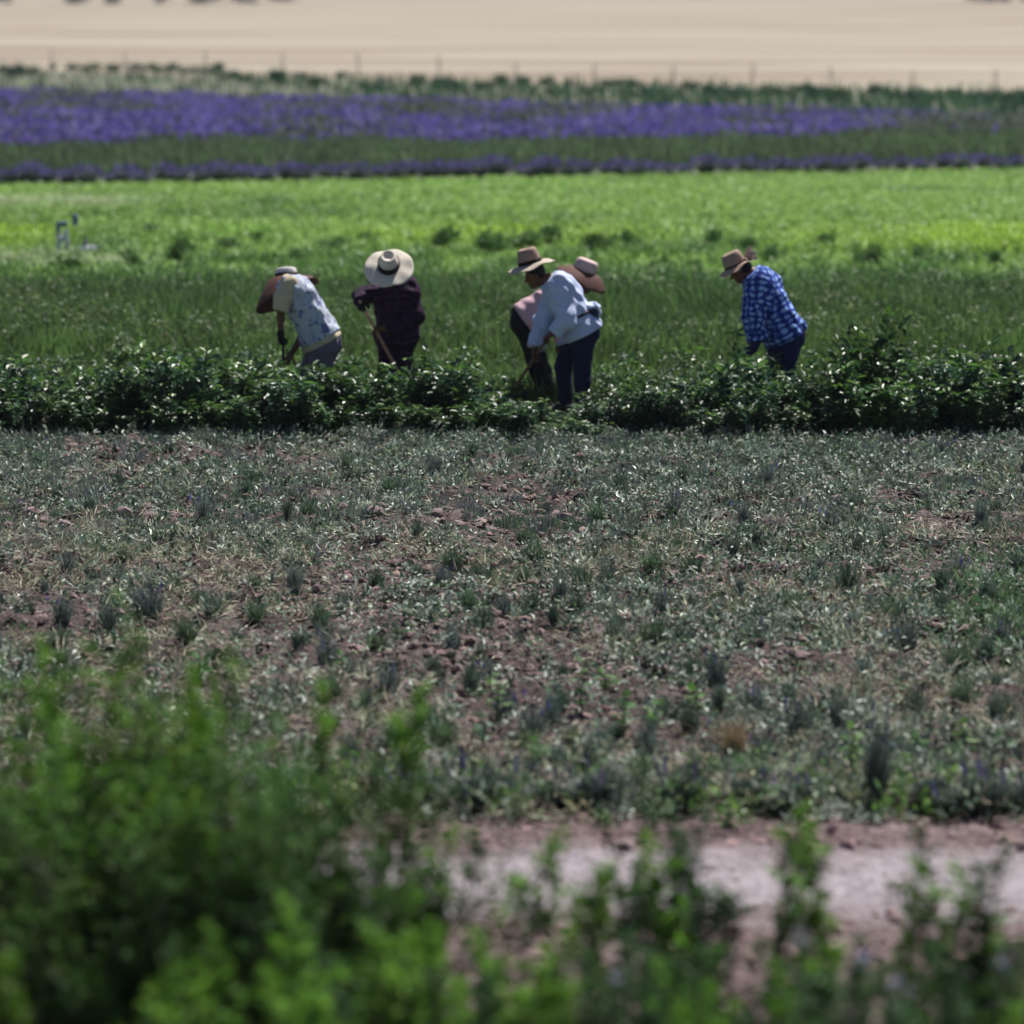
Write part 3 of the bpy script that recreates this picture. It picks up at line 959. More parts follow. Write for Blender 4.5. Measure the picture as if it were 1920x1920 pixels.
tuft_m = [tuft(600, .17, .17, 95, (.12, .175, .13)), tuft(601, .13, .20, 110, (.11, .175, .10)), tuft(602, .19, .15, 80, (.135, .18, .16)),
          tuft(603, .15, .22, 120, (.095, .16, .085)), tuft(604, .18, .18, 90, (.13, .165, .15), 3), tuft(605, .12, .15, 80, (.095, .135, .105))]
explicit = [(285, 1165, 1.25), (262, 1160, .9), (400, 1165, 1.2), (555, 1115, 1.2), (640, 1150, .9), (835, 1085, .75), (940, 1158, 1.1), (998, 1137, .95), (1080, 1155, 1.3), (1178, 1150, 1.0),
            (1240, 1165, .9), (1350, 1150, .8), (1295, 1150, .7), (1485, 1150, 1.05), (1590, 1115, 1.5), (1640, 1145, .9), (1765, 1112, 1.0), (1765, 1152, .9), (1795, 1080, 1.1), (1700, 1228, 1.3),
            (490, 1045, 1.1), (575, 1028, .9), (785, 1012, .9), (1050, 1030, .9), (1125, 1035, .9), (980, 1015, .8), (1180, 1035, .8), (1420, 1025, .9), (1610, 985, .8), (1660, 1000, .8), (1710, 975, .7),
            (730, 1300, 1.0), (885, 1298, 1.0), (850, 1210, .9), (1150, 1205, 1.1), (1280, 1205, 1.2), (1410, 1330, 1.1), (1345, 1290, 1.2), (1795, 1255, 1.1), (1850, 1240, .9), (1720, 1335, 1.0), (350, 1215, 1.0),
            (480, 1170, .9), (705, 1215, 1.0), (800, 1370, 1.2), (1000, 1390, 1.2), (1130, 1420, 1.3), (1260, 1350, 1.1), (1880, 1330, 1.1), (1500, 1390, 1.2), (1570, 1370, 1.1), (1215, 1410, 1.2), (620, 1370, 1.1)]
tr_ = random.Random(77)
spots = list(explicit)
tries = 0
while len(spots) < 296 and tries < 20000:
    tries += 1
    px = tr_.uniform(-120, 2040); py = 845 + 640 * tr_.random() ** 1.1
    if py < 1000 and tr_.random() < .35: continue
    dmin = (28 + (py - 840) * .055)
    if any(abs(px - a) < dmin and abs(py - b) < dmin * .34 for a, b, _ in spots): continue
    spots.append((px, py, tr_.choice((.6, .75, .85, 1.0, 1.1)) * (1.0 if py > 950 else 1.0)))
for i, (px, py, s) in enumerate(spots):
    b = G(px, py)
    o = bpy.data.objects.new('young_lavender', tuft_m[tr_.randrange(6)])
    COL.objects.link(o)
    o.location = (b[0], b[1], zfield(b[None])[0])
    o.rotation_euler.z = tr_.random() * 6.28
    s *= 1.15
    o.scale = (s, s, s * tr_.uniform(1.0, 1.5))
    tag(o, 'small grey green lavender tuft growing in the half bare soil', 'lavender plant', 'young lavender tufts in the field')

# far, smaller tufts as one piece
rng = np.random.default_rng(33)
mb = MB()
c = scatter(E_hedge_b, edge(1010, 1010), 420, -.25, 1.25)
for q in c:
    n = 40
    a = rng.random(n) * 6.283; r = .09 * np.sqrt(rng.random(n))
    pos = q + np.stack([np.cos(a) * r, np.sin(a) * r, np.zeros(n)], 1)
    col = np.array([(.13, .17, .155), (.11, .165, .11), (.165, .185, .19)])[rng.integers(0, 3)]
    add_blades(mb, pos, np.stack([np.cos(a) * r, np.sin(a) * r], 1) * .7, rng.uniform(.05, .14, n), rng.uniform(.006, .012, n), jitter(col, n, .4))
tag(mb.build('distant_tufts', M_grey), 'small grey green tufts crowded near the crop row', 'weeds', kind='stuff')

# broad leaved weeds, each leaf a part
def lobed_leaf(mb, scale, col):
    a = np.linspace(-2.6, 2.6, 15)
    r = scale * (.62 + .38 * np.cos(a * 2.5) ** 2) * (1 - .12 * np.abs(a))
    v = np.stack([np.sin(a) * r * .8, np.cos(a) * r + scale * .3, -.25 * r * np.abs(np.sin(a))], 1)
    v = np.concatenate([[(0, 0, 0)], v])
    f = np.array([(0, i, i + 1) for i in range(1, 15)])
    mb.add(v, f, col)


def broad_weed(seed, h, nl, scale, col):
    rs = np.random.default_rng(seed)
    root = empty('broadleaf_weed', (0, 0, 0))
    mb = MB()
    pts = np.array([(0, 0, -.02), (rs.normal(0, .01), rs.normal(0, .01), h * .4), (rs.normal(0, .02), 0, h * .75), (rs.normal(0, .03), 0, h)])
    add_tube(mb, pts, [.008, .007, .005, .003], (.09, .12, .05), 5)
    mb.build('stem', M_stem, root)
    leaf = MB(); lobed_leaf(leaf, scale, col); me = leaf.mesh('leaf', M_leaf)
    for i in range(nl):
        t = .25 + .75 * (i + .5) / nl
        z = h * t; a = i * 2.4 + rs.normal(0, .3)
        o = bpy.data.objects.new('leaf', me); COL.objects.link(o); o.parent = root
        R = Matrix.Rotation(a, 4, 'Z') @ Matrix.Translation((0, .02, 0)) @ Matrix.Rotation(rs.uniform(-.5, .5) + (.7 if t > .9 else 0), 4, 'X')
        o.matrix_local = Matrix.Translation((np.interp(t, [0, .4, .75, 1], pts[:, 0]), 0, z)) @ R @ Matrix.Scale(rs.uniform(.7, 1.15) * (1.2 - .5 * t), 4)
    return root


weeds = [(1090, 1352, 1238, 'tallest broad leaved weed standing in the middle of the field', 9, .085), (930, 1362, 1262, 'broad leaved weed with a pale flat top left of the tallest weed', 8, .085),
         (1050, 1335, 1285, 'short broad leaved weed between the two tall weeds', 6, .07), (1170, 1385, 1305, 'leafy weed at the lower right of the tallest weed', 7, .075),
         (1225, 1390, 1320, 'weed with dark leaves among tufts right of the middle weeds', 7, .07), (905, 1405, 1345, 'bright leaved weed low beside the dry straw', 6, .08),
         (375, 1290, 1235, 'pale leaved weed spreading low just above the large green bush', 7, .09), (1350, 1260, 1225, 'yellow green weed flat on the soil left of the lone tufts', 5, .07),
         (1495, 1250, 1215, 'small bright weed in the middle of the right half of the field', 5, .07), (1690, 1330, 1268, 'upright weed with a curled dark top near the right of the field', 6, .06),
         (1810, 1400, 1340, 'bright green weed behind the right end of the track', 7, .09), (1880, 1450, 1385, 'broad leaved weed at the right border above the track', 7, .09),
         (1720, 1410, 1370, 'long leaved yellow green weed right of the tall dark lavender', 6, .09), (1600, 1460, 1365, 'fresh green upright weed just left of the tall dark lavender', 7, .09),
         (760, 1480, 1440, 'pale grey leaved weed at the right side of the large bush', 6, .09), (1010, 1440, 1385, 'dark leaved weed below the short weed between the tall ones', 7, .08), (1300, 1330, 1275, 'weed with drooping leaves left of the dry straw clump', 7, .075),
         (1560, 1340, 1290, 'leafy weed in the soil left of the weed with the curled top', 6, .07), (640, 1260, 1215, 'small pale weed right of the spreading pale weed', 6, .07),
         (1130, 1300, 1262, 'flat bright weed at the right foot of the tallest weed', 6, .08), (1840, 1170, 1120, 'feathery bright weed in the green patch at the right border', 7, .08)]
for i, (px, yb, yt, lb, nl, sc) in enumerate(weeds):
    b = G(px, yb); top = P(px, yt, b[1])
    r = broad_weed(700 + i, max(.12, top[2]), nl + 3, sc * .8, [(.06, .15, .04), (.09, .19, .04), (.05, .12, .05)][i % 3])
    r.location = (b[0], b[1], zfield(b[None])[0])
    tag(r, lb, 'weed')

rng = np.random.default_rng(37)
mb = MB()
q = np.stack([rng.uniform(380, 2000, 190), rng.normal(1500, 22, 190)], 1)
for a_, b_ in q:
    c_ = G(a_, b_); m = int(rng.integers(14, 40)); hh = rng.uniform(.06, .24)
    pos = c_ + np.stack([rng.normal(0, .05, m), rng.normal(0, .05, m), rng.random(m) * hh], 1)
    pos[:, 2] += zfield(pos) * 1.0
    col = np.array([(.12, .22, .06), (.16, .24, .13), (.22, .27, .20), (.10, .17, .08), (.34, .32, .22)])[rng.integers(0, 5)]
    add_leaves(mb, pos, rng.normal(size=(m, 3)) + np.array((0, 0, .7)), np.array((0, 0, 1.0)) + rng.normal(0, .6, (m, 3)), rng.uniform(.03, .09, m), rng.uniform(.012, .035, m), jitter(col, m, .4), rich=False)
tag(mb.build('verge_growth', M_leaf), 'mixed green weeds and dry leaves along the field edge of the track', 'weeds', kind='stuff')

# the bright green patch at the right border of the field
rng = np.random.default_rng(35)
mb = MB()
n = 2400
q = np.stack([rng.normal(1900, 85, n), rng.normal(1140, 55, n)], 1)
p = np.array([G(a, b) for a, b in q])
p[:, 2] = zfield(p)
add_blades(mb, p, rng.normal(0, .05, (n, 2)), rng.uniform(.04, .13, n), rng.uniform(.010, .022, n), jitter((.12, .20, .10), n, .45))
tag(mb.build('clover_patch', M_blade), 'bright green patch of weeds at the right border of the field', 'weeds', kind='stuff')

# dry straw clump
r = empty('dry_grass_clump', G(1375, 1432))
tag(r, 'clump of dry drooping straw standing between the young lavender tufts', 'dry grass')
n = 260
a = rng.random(n) * 6.283
for nm, k, hh_, ln in (('stalks', n, .27, .10),):
    mb = MB()
    pos = np.stack([np.cos(a) * .04 * rng.random(n), np.sin(a) * .04 * rng.random(n), np.zeros(n)], 1)
    add_blades(mb, pos, np.stack([np.cos(a), np.sin(a)], 1) * rng.uniform(.02, .17, n)[:, None], rng.uniform(.10, .30, n), rng.uniform(.004, .010, n), jitter((.36, .27, .17), n, .4))
    o = mb.build('stalk_bundle', M_straw, r); o['kind'] = 'stuff'

# the first row of bigger lavender bushes along the track, and the tall dark one
tp = [lavender_bush(900 + i, .5, .34, 7, (.12, .11, .20)) for i in range(3)]
big = [(905, 1512, 1.15, 1.05, 'dark grey lavender bush at the edge of the track, left of the middle'), (1275, 1512, 1.0, 1.0, 'round dark lavender bush on the track edge behind the foreground stems'),
       (1405, 1500, .9, .8, 'pale grey lavender bush at the track edge below the dry straw clump'), (1490, 1508, .85, .75, 'low grey lavender bush left of the fresh green weed by the track'),
       (1640, 1515, .42, 2.3, 'tall narrow dark lavender plant leaning on the edge of the track'), (1745, 1505, .8, .8, 'thin grey lavender bush right of the tall dark lavender'),
       (1840, 1520, 1.0, .95, 'dark based lavender bush near the right border of the track edge'), (1130, 1505, .9, .9, 'green grey lavender bush behind the leafy stem in the middle'),
       (800, 1500, .9, .8, 'light blue grey lavender bush at the right side of the large bush'), (1040, 1505, .7, .8, 'small lavender bush between two larger ones on the track edge'),
       (640, 1490, .9, .9, 'grey lavender bush half hidden behind the large green bush'), (1930, 1515, .8, .8, 'lavender bush cut by the right border at the track edge'),
       (520, 1495, .8, .8, 'lavender bush hidden deepest behind the large green bush')]
for i, (px, py, w, h_, lb) in enumerate(big):
    o = tp[i] if i < 3 else copy_tree(tp[i % 3])
    b = G(px, py)
    o.location = b; o.rotation_euler = (rr.uniform(-.15, .15), rr.uniform(-.15, .15), rr.random() * 6); o.scale = (w * rr.uniform(.8, 1.2), w * rr.uniform(.8, 1.2), h_ * rr.uniform(.7, 1.0))
    if px == 1640: o.rotation_euler = (0, .12, 1)
    tag(o, lb, 'lavender bush')

# ------------------------------------------------------------------ foreground: stems and the large bush
def leafy_stem(mbs, mbl, base, top, bend, n, leaf, col, rs, t0=.15, puff=.03):
    t = np.linspace(0, 1, 7)[:, None]
    pts = np.asarray(base) + t * (np.asarray(top) - np.asarray(base)) + bend * (t * (1 - t))
    add_tube(mbs, pts, np.linspace(.006, .0025, 7), (.09, .11, .06), 5)
    tt = t0 + (1 - t0) * np.where(rs.random(n) < .12, 1 - .12 * rs.random(n), rs.random(n) ** .9)
    pos = np.stack([np.interp(tt, t[:, 0], pts[:, k]) for k in range(3)], 1)
    pos = pos + rs.normal(0, 1, (n, 3)) * (np.array((1, 1, .5)) * (.004 + puff * (.9 - .35 * tt))[:, None])
    b = rs.random(n) * 6.283
    d = np.stack([np.cos(b), np.sin(b), rs.uniform(-.3, 1.4, n)], 1)
    c = np.asarray(col)[None] * (.16 + 1.1 * np.clip(tt, 0, 1)[:, None] ** 3) * rs.uniform(.6, 1.4, (n, 1)) * (1 + (rs.random((n, 3)) - .5) * .2)  # young tips lighter; lower leaves darkened further, shade put into their colour
    add_leaves(mbl, pos, d, np.stack([rs.normal(0, .8, n), rs.normal(0, .8, n), np.ones(n)], 1), leaf * rs.uniform(.6, 1.3, n) * (1.2 - .4 * tt), leaf * rs.uniform(.22, .4, n), c, rich=False)


def stem_plant(seed, h, k, spread, n, leaf, col, flowers=None):
    global rng
    rs = np.random.default_rng(seed); rng = rs
    root = empty('leafy_plant', (0, 0, 0))
    a = MB(); b = MB(); tips = []
    for i in range(k):
        an = rs.random() * 6.283; r = spread * math.sqrt(rs.random()); hh = h * (1.0 if i == 0 else rs.uniform(.6, .95))
        top = np.array((math.cos(an) * r, math.sin(an) * r, hh)); tips.append(top)
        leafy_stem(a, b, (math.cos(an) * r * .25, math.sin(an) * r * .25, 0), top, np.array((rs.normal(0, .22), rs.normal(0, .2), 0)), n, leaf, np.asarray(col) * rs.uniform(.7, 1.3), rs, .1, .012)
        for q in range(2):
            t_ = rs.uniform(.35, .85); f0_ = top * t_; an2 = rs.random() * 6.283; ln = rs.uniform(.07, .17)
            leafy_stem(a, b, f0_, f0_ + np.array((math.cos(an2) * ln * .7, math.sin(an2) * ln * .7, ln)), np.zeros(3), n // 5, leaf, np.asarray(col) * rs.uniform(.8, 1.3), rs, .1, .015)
    a.build('stem', M_stem, root)['kind'] = 'stuff'
    b.build('foliage', M_leaf, root)['kind'] = 'stuff'
    if flowers:
        for tpt in tips[:flowers]:
            f = MB(); m = 14
            pos = tpt + rs.normal(0, .014, (m, 3))
            add_leaves(f, pos, rs.normal(size=(m, 3)) + np.array((0, 0, .5)), rs.normal(size=(m, 3)), .022, .014, jitter((.52, .50, .72), m, .15), rich=False)
            f.build('flower', M_flower, root)['kind'] = 'stuff'
    return root


stem_protos = [stem_plant(1000 + i, 1.15, k, sp, int(n * 1.4), .054, c, fl) for i, (k, sp, n, c, fl) in enumerate([
    (3, .13, 130, (.14, .29, .035), None), (4, .17, 110, (.065, .14, .035), None), (2, .08, 140, (.15, .30, .035), None), (6, .20, 110, (.05, .11, .04), None), (4, .14, 95, (.07, .14, .06), 4)])]
fg = [  # photo x, photo y of the top, distance, kind, label
    (945, 1560, 14.6, 0, 'lone thin stem rising over the pale track left of the middle'),
    (1085, 1440, 15.0, 1, 'tall dark leafy stem crossing the track in the middle'),
    (1030, 1640, 13.6, 2, 'bright yellow green stem in the middle before the pale track'),
    (1310, 1535, 14.4, 3, 'broad dark leafy plant crossing the track right of the middle'),
    (1250, 1610, 14.2, 0, 'bright tipped stem leaning on the broad dark plant'),
    (1365, 1560, 14.6, 3, 'dark right hand stem of the plants crossing the track'),
    (1500, 1570, 14.6, 0, 'forked yellow green stem left of the thin upright stem'),
    (1570, 1550, 14.8, 2, 'thin upright stem crossing the track'),
    (1460, 1620, 14.2, 1, 'leafy stem with a crooked tip over the pale track'),
    (1690, 1655, 13.8, 2, 'single stem with a bright round tip before the track'),
    (1765, 1570, 14.4, 1, 'tall stem with a pale tip towards the right of the track'),
    (1895, 1635, 13.6, 3, 'leafy stem at the right border in front of the track'),
    (1845, 1670, 13.8, 0, 'low stem next to the right border plant'),
    (1600, 1780, 13.2, 1, 'green plant before the dark soil under the thin upright stem'),
    (1720, 1800, 13.0, 3, 'dark leafed plant in front of the brown soil on the right'),
    (1440, 1800, 13.0, 4, 'plant with pale lilac flowers near the bottom border'),
    (1640, 1850, 12.6, 4, 'plant with whitish lilac flowers right of the lilac flowered one'),
    (1850, 1870, 12.4, 4, 'plant with a cluster of lilac flowers in the bottom right corner'),
    (1160, 1740, 13.4, 3, 'dark bushy plant at the bottom just right of the middle'),
    (1270, 1700, 13.6, 1, 'dark plant filling the gap below the broad dark plant'),
    (900, 1720, 13.6, 1, 'leafy plant below the lone thin stem'),
    (985, 1780, 13.0, 0, 'bright plant at the bottom under the yellow green stem'),
    (830, 1790, 13.2, 0, 'bright green plant at the bottom right of the large bush'),
    (745, 1780, 12.8, 2, 'yellow green plant at the bottom edge of the large bush'),
    (640, 1790, 12.4, 2, 'lime green plant at the bottom in front of the large bush'),
    (560, 1760, 12.6, 0, 'bright leafy plant in front of the dark heart of the bush'),
    (400, 1860, 12.0, 2, 'small lime sprig at the bottom below the large bush'),
    (880, 1880, 12.2, 3, 'dark green plant at the very bottom left of the middle'),
    (1080, 1850, 12.4, 1, 'green plant at the very bottom in the middle'),
    (1360, 1860, 12.4, 0, 'bright plant at the very bottom left of the lilac flowers'),
    (1530, 1880, 12.0, 3, 'dark plant at the very bottom between the lilac flowers'),
    (1760, 1890, 12.0, 1, 'green plant at the very bottom near the right corner'),
    (40, 1830, 12.0, 2, 'lime sprig before the black shade at the bottom left corner'),
    (170, 1850, 12.2, 0, 'bright sprig at the right of the black shade by the bottom left corner'),
    (250, 1790, 12.6, 1, 'pale sprig standing before the dark lower part of the bush'),
    (690, 1870, 12.0, 1, 'low plant at the bottom right of the lime green plant')]
usedp = set()
for i, (px, yt, Yq, k, lb) in enumerate(fg):
    if k in usedp: o = copy_tree(stem_protos[k])
    else: o = stem_protos[k]; usedp.add(k)
    Yq -= 1.0; t = P(px, yt, Yq)
    tag(o, lb, 'plant')
    o.location = (t[0], Yq, -.03); o.rotation_euler = (rr.uniform(-.12, .12), rr.uniform(-.16, .16), rr.random() * 6)
    s = (t[2] + .03) / 1.15
    o.scale = (min(1.1, s) * 1.1, min(1.1, s) * 1.1, s * 1.06)


LOW = []
for i in range(64):                                               # the tangle of low plants along the bottom of the view
    px = 470 + (i + rr.random()) * 1500 / 64
    yt = rr.uniform(1770, 1900) if px > 1050 else rr.uniform(1740, 1880)
    Yq = rr.uniform(11.2, 12.8)
    o = copy_tree(stem_protos[rr.choice((0, 1, 1, 3, 3, 4, 2) if px > 1050 else (0, 0, 2, 1, 3, 2, 1))])
    t = P(px, yt, Yq)
    tag(o, 'low leafy plant', 'plant', 'low plants along the near edge of the track verge')
    o.location = (t[0], Yq, -.03); o.rotation_euler = (rr.uniform(-.12, .12), rr.uniform(-.15, .15), rr.random() * 6)
    s = (t[2] + .03) / 1.15
    o.scale = (1.0, 1.0, s); LOW.append(o)


def big_bush(seed, loc, w, dpt, h, k, n, leaf, col, label):
    rs = np.random.default_rng(seed)
    root = empty('bush', loc)
    tag(root, label, 'bush')
    a = MB(); b = MB()
    lumps = [(rs.uniform(-.5, .5) * w, rs.uniform(.88, 1.08), rs.uniform(.12, .24) * w) for _ in range(5)]
    for i in range(k):
        x, y = rs.uniform(-1, 1) * w * .5, rs.uniform(-1, 1) * dpt * .5
        e = max([lh * math.exp(-((x - lx) / (lw * 1.6)) ** 2) for lx, lh, lw in lumps] + [.72]) * (1 - .15 * (y / (dpt * .5)) ** 2)
        hh = h * e * (rs.uniform(.6, .98) if rs.random() < .75 else rs.uniform(.95, 1.16))
        base = np.array((x * .6, y * .55, 0)); top = np.array((x + rs.normal(0, .13), y + rs.normal(0, .12), hh))
        tone = np.asarray(col) * (1 + rs.normal(0, .18)) * (1 + np.array((.25, .08, 0)) * rs.normal(0, .6))
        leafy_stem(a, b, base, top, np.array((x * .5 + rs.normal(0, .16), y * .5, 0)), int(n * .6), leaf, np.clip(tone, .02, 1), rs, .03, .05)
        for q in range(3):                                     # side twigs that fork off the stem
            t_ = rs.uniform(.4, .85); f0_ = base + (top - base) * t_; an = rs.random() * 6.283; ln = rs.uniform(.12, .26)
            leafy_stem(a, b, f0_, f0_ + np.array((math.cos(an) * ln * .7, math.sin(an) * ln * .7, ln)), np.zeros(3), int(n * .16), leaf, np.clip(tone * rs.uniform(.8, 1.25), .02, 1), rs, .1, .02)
    a.build('branches', M_stem, root)['kind'] = 'stuff'
    b.build('foliage', M_leaf, root)['kind'] = 'stuff'
    return root


for i, (px, yt, Yq, w, dp, k, lb) in enumerate([
        (-60, 1235, 15.4, 1.0, 1.0, 75, 'large green bush at the left border, cut by the picture edge'),
        (130, 1250, 15.3, .9, 1.0, 70, 'tallest feathery green bush left of the track'),
        (330, 1335, 15.2, .8, .9, 62, 'rounded green bush between the feathery bush and the open one'),
        (500, 1345, 15.4, .8, .8, 40, 'open green bush with soil showing through its stems'),
        (640, 1400, 15.2, .66, .8, 42, 'rightmost dark green bush of the left clump, beside the pale track'),
        (50, 1430, 14.7, 1.0, .7, 60, 'dark shaded bush in front at the left border'),
        (310, 1450, 14.6, .9, .7, 50, 'shaded bush in the lower middle of the left clump'),
        (560, 1520, 14.6, .7, .7, 34, 'lower bush with dim leaves below the rightmost dark bush')]):
    Yq -= 1.7; t = P(px, yt, Yq)
    big_bush(1100 + i, (t[0], Yq, -.03), w, dp, t[2] + .03, int(k * 1.0), 240, .050, [(.12, .25, .03), (.13, .27, .03), (.13, .27, .03), (.11, .23, .035), (.075, .16, .035), (.07, .15, .03), (.075, .16, .03), (.075, .16, .035)][i], lb)  # front bushes get darker leaf colours, their shade put into the colour
for i, (px, yt, Yq, k, lb) in enumerate([(165, 1165, 15.6, 0, 'tall pale green sprig standing above the feathery bush'), (560, 1300, 15.0, 2, 'dark topped sprig standing out above the open bush'),
                                         (690, 1265, 15.2, 2, 'tall slim sprig above the rightmost dark bush'), (265, 1290, 15.5, 0, 'second tall sprig above the feathery bush'),
                                         (750, 1560, 14.6, 0, 'leafy sprig with a bright tip at the left end of the pale track'), (440, 1230, 15.6, 2, 'thin sprig above the rounded bush')]):
    o = copy_tree(stem_protos[k]); Yq -= 1.5; t = P(px, yt, Yq)
    tag(o, lb, 'plant')
    o.location = (t[0], Yq, -.03); o.rotation_euler.z = rr.random() * 6; s = (t[2] + .03) / 1.15; o.scale = (.9, .9, s)

# ------------------------------------------------------------------ people: smooth bodies grown from joints
def vlen(v): return float(np.linalg.norm(v))


def cone(a, b, ra, rb, k=.03, flat=False):
    return ('c', np.asarray(a, float), np.asarray(b, float), ra, rb, k, flat)


def ell(c, R, rad, k=.03):
    return ('e', np.asarray(c, float), np.asarray(R, float), np.asarray(rad, float), k)


def bounds(prims, inf):
    lo = np.full(3, 1e9); hi = -lo
    for p in prims:
        if p[0] == 'c':
            r = max(p[3], p[4]) + inf
            lo = np.minimum(lo, np.minimum(p[1], p[2]) - r); hi = np.maximum(hi, np.maximum(p[1], p[2]) + r)
        else:
            r = max(p[3]) + inf
            lo = np.minimum(lo, p[1] - r); hi = np.maximum(hi, p[1] + r)
    return lo, hi


def sdf_mesh(prims, h=.010, inf=0.0, wrinkle=0.0, freq=38.0, cuts=(), seed=0, mins=()):
    """Smooth union of tapered limbs and ellipsoids, turned into one closed surface (surface nets)."""
    lo, hi = bounds(prims, inf); lo = lo - .05; hi = hi + .05
    dims = np.ceil((hi - lo) / h).astype(int) + 1
    ax = [lo[i] + np.arange(dims[i]) * h for i in range(3)]
    f = np.full(dims, 1.0, np.float32)
    for p in prims:
        blo, bhi = bounds([p], inf); mrg = p[-2 if p[0] == 'c' else -1] + .03
        i0 = np.maximum(((blo - mrg - lo) / h).astype(int), 0); i1 = np.minimum(((bhi + mrg - lo) / h).astype(int) + 2, dims)
        sl = tuple(slice(a, b) for a, b in zip(i0, i1))
        Xg, Yg, Zg = np.meshgrid(ax[0][sl[0]], ax[1][sl[1]], ax[2][sl[2]], indexing='ij')
        Q = np.stack([Xg, Yg, Zg], -1)
        if p[0] == 'c':
            a, b = p[1], p[2]; ab = b - a; L2 = max(ab @ ab, 1e-9)
            tr = ((Q - a) @ ab) / L2; t = np.clip(tr, 0, 1)
            d = np.linalg.norm(Q - a - t[..., None] * ab, axis=-1) - (p[3] + (p[4] - p[3]) * t) - inf
            if p[6]: d = np.maximum(d, (tr - 1) * math.sqrt(L2))
            k = p[5]
        else:
            q = (Q - p[1]) @ p[2]
            rad = p[3] + inf
            k0 = np.linalg.norm(q / rad, axis=-1); k1 = np.linalg.norm(q / (rad * rad), axis=-1)
            d = k0 * (k0 - 1) / np.maximum(k1, 1e-6)
            d = np.where(k0 < 1e-4, -min(rad), d)
            k = p[4]
        g = f[sl]
        hh = np.clip(.5 + .5 * (g - d) / k, 0, 1)
        f[sl] = g + (d - g) * hh - k * hh * (1 - hh)
    Xg, Yg, Zg = np.meshgrid(*ax, indexing='ij')
    if wrinkle:
        rs = np.random.default_rng(seed)
        wv = np.zeros(dims)
        for _ in range(7):
            v = unit(rs.normal(size=3)) * freq * rs.uniform(.5, 1.6)
            wv += np.sin(v[0] * Xg + v[1] * Yg + v[2] * Zg + rs.random() * 6.28 + 1.5 * np.sin(freq * .4 * (Xg + Zg)))
        f = f + wrinkle * wv / 2.6
    for pt, nr in cuts:
        nr = unit(nr)
        f = np.maximum(f, (Xg - pt[0]) * nr[0] + (Yg - pt[1]) * nr[1] + (Zg - pt[2]) * nr[2])
    f = f.astype(np.float32)
    s = f < 0
    nx, ny, nz = dims
    cnt = np.zeros((nx - 1, ny - 1, nz - 1)); acc = np.zeros((nx - 1, ny - 1, nz - 1, 3))
    corners = [(i, j, k) for i in (0, 1) for j in (0, 1) for k in (0, 1)]

    def cs(c): return tuple(slice(c[i], dims[i] - 1 + c[i]) for i in range(3))
    for a in corners:
        for axis in range(3):
            if a[axis] == 1: continue
            b = list(a); b[axis] = 1
            fa, fb = f[cs(a)], f[cs(b)]
            cr = (fa < 0) != (fb < 0)
            t = np.where(cr, fa / np.where(cr, fa - fb, 1), 0)
            off = np.zeros(acc.shape); off += np.array(a)
            off[..., axis] = t
            acc += off * cr[..., None]; cnt += cr
    act = cnt > 0
    idx = np.full(act.shape, -1, int); idx[act] = np.arange(act.sum())
    cells = np.argwhere(act)
    v = (cells + acc[act] / cnt[act][:, None]) * h + lo
    faces = []
    for axis in range(3):
        o1, o2 = (axis + 1) % 3, (axis + 2) % 3
        sa = [slice(None)] * 3; sb = [slice(None)] * 3
        sa[axis] = slice(0, -1); sb[axis] = slice(1, None)
        A, B = s[tuple(sa)], s[tuple(sb)]
        e = np.argwhere(A != B)
        e = e[(e[:, o1] > 0) & (e[:, o2] > 0) & (e[:, o1] < dims[o1] - 1) & (e[:, o2] < dims[o2] - 1)]
        flip = A[tuple(e.T)]
        q = []
        for d1, d2 in ((-1, -1), (0, -1), (0, 0), (-1, 0)):
            c = e.copy(); c[:, o1] += d1; c[:, o2] += d2
            q.append(idx[tuple(c.T)])
        q = np.stack(q, 1)
        q[~flip] = q[~flip][:, ::-1]
        faces.append(q[(q >= 0).all(1)])
    return v, np.concatenate(faces)


def fab_attr(me, v, bones):
    """Cloth coordinates: along and around the nearest limb, so that checks follow the sleeves and the back."""
    best = np.full(len(v), 1e9); uv = np.zeros((len(v), 3))
    for a, b, r, off in bones:
        ab = b - a; L = vlen(ab); t = ((v - a) @ ab) / L ** 2
        tc = np.clip(t, -.3, 1.3)
        q = v - a - tc[:, None] * ab
        d = np.linalg.norm(q, axis=1) - r
        ref = np.array((0, 1.0, 0)) if abs(ab[1]) < .7 * L else np.array((1.0, 0, 0))
        x = unit(np.cross(ab, ref)); y = np.cross(unit(ab), x)
        u = np.stack([t * L + off, np.arctan2(q @ y, q @ x) * max(r, .07), np.zeros(len(v))], 1)
        k = d < best
        uv[k] = u[k]; best[k] = d[k]
    at = me.attributes.new('fab', 'FLOAT_VECTOR', 'POINT')
    at.data.foreach_set('vector', uv.astype(np.float32).ravel())


def grow(name, prims, mat, parent, org, smooth=True, bones=None, **kw):
    v, f = sdf_mesh(prims, **kw)
    mb = MB(); mb.add(v - org, f)
    o = mb.build(name, mat, parent, smooth=smooth)
    if bones:
        fab_attr(o.data, v, bones)
    return o


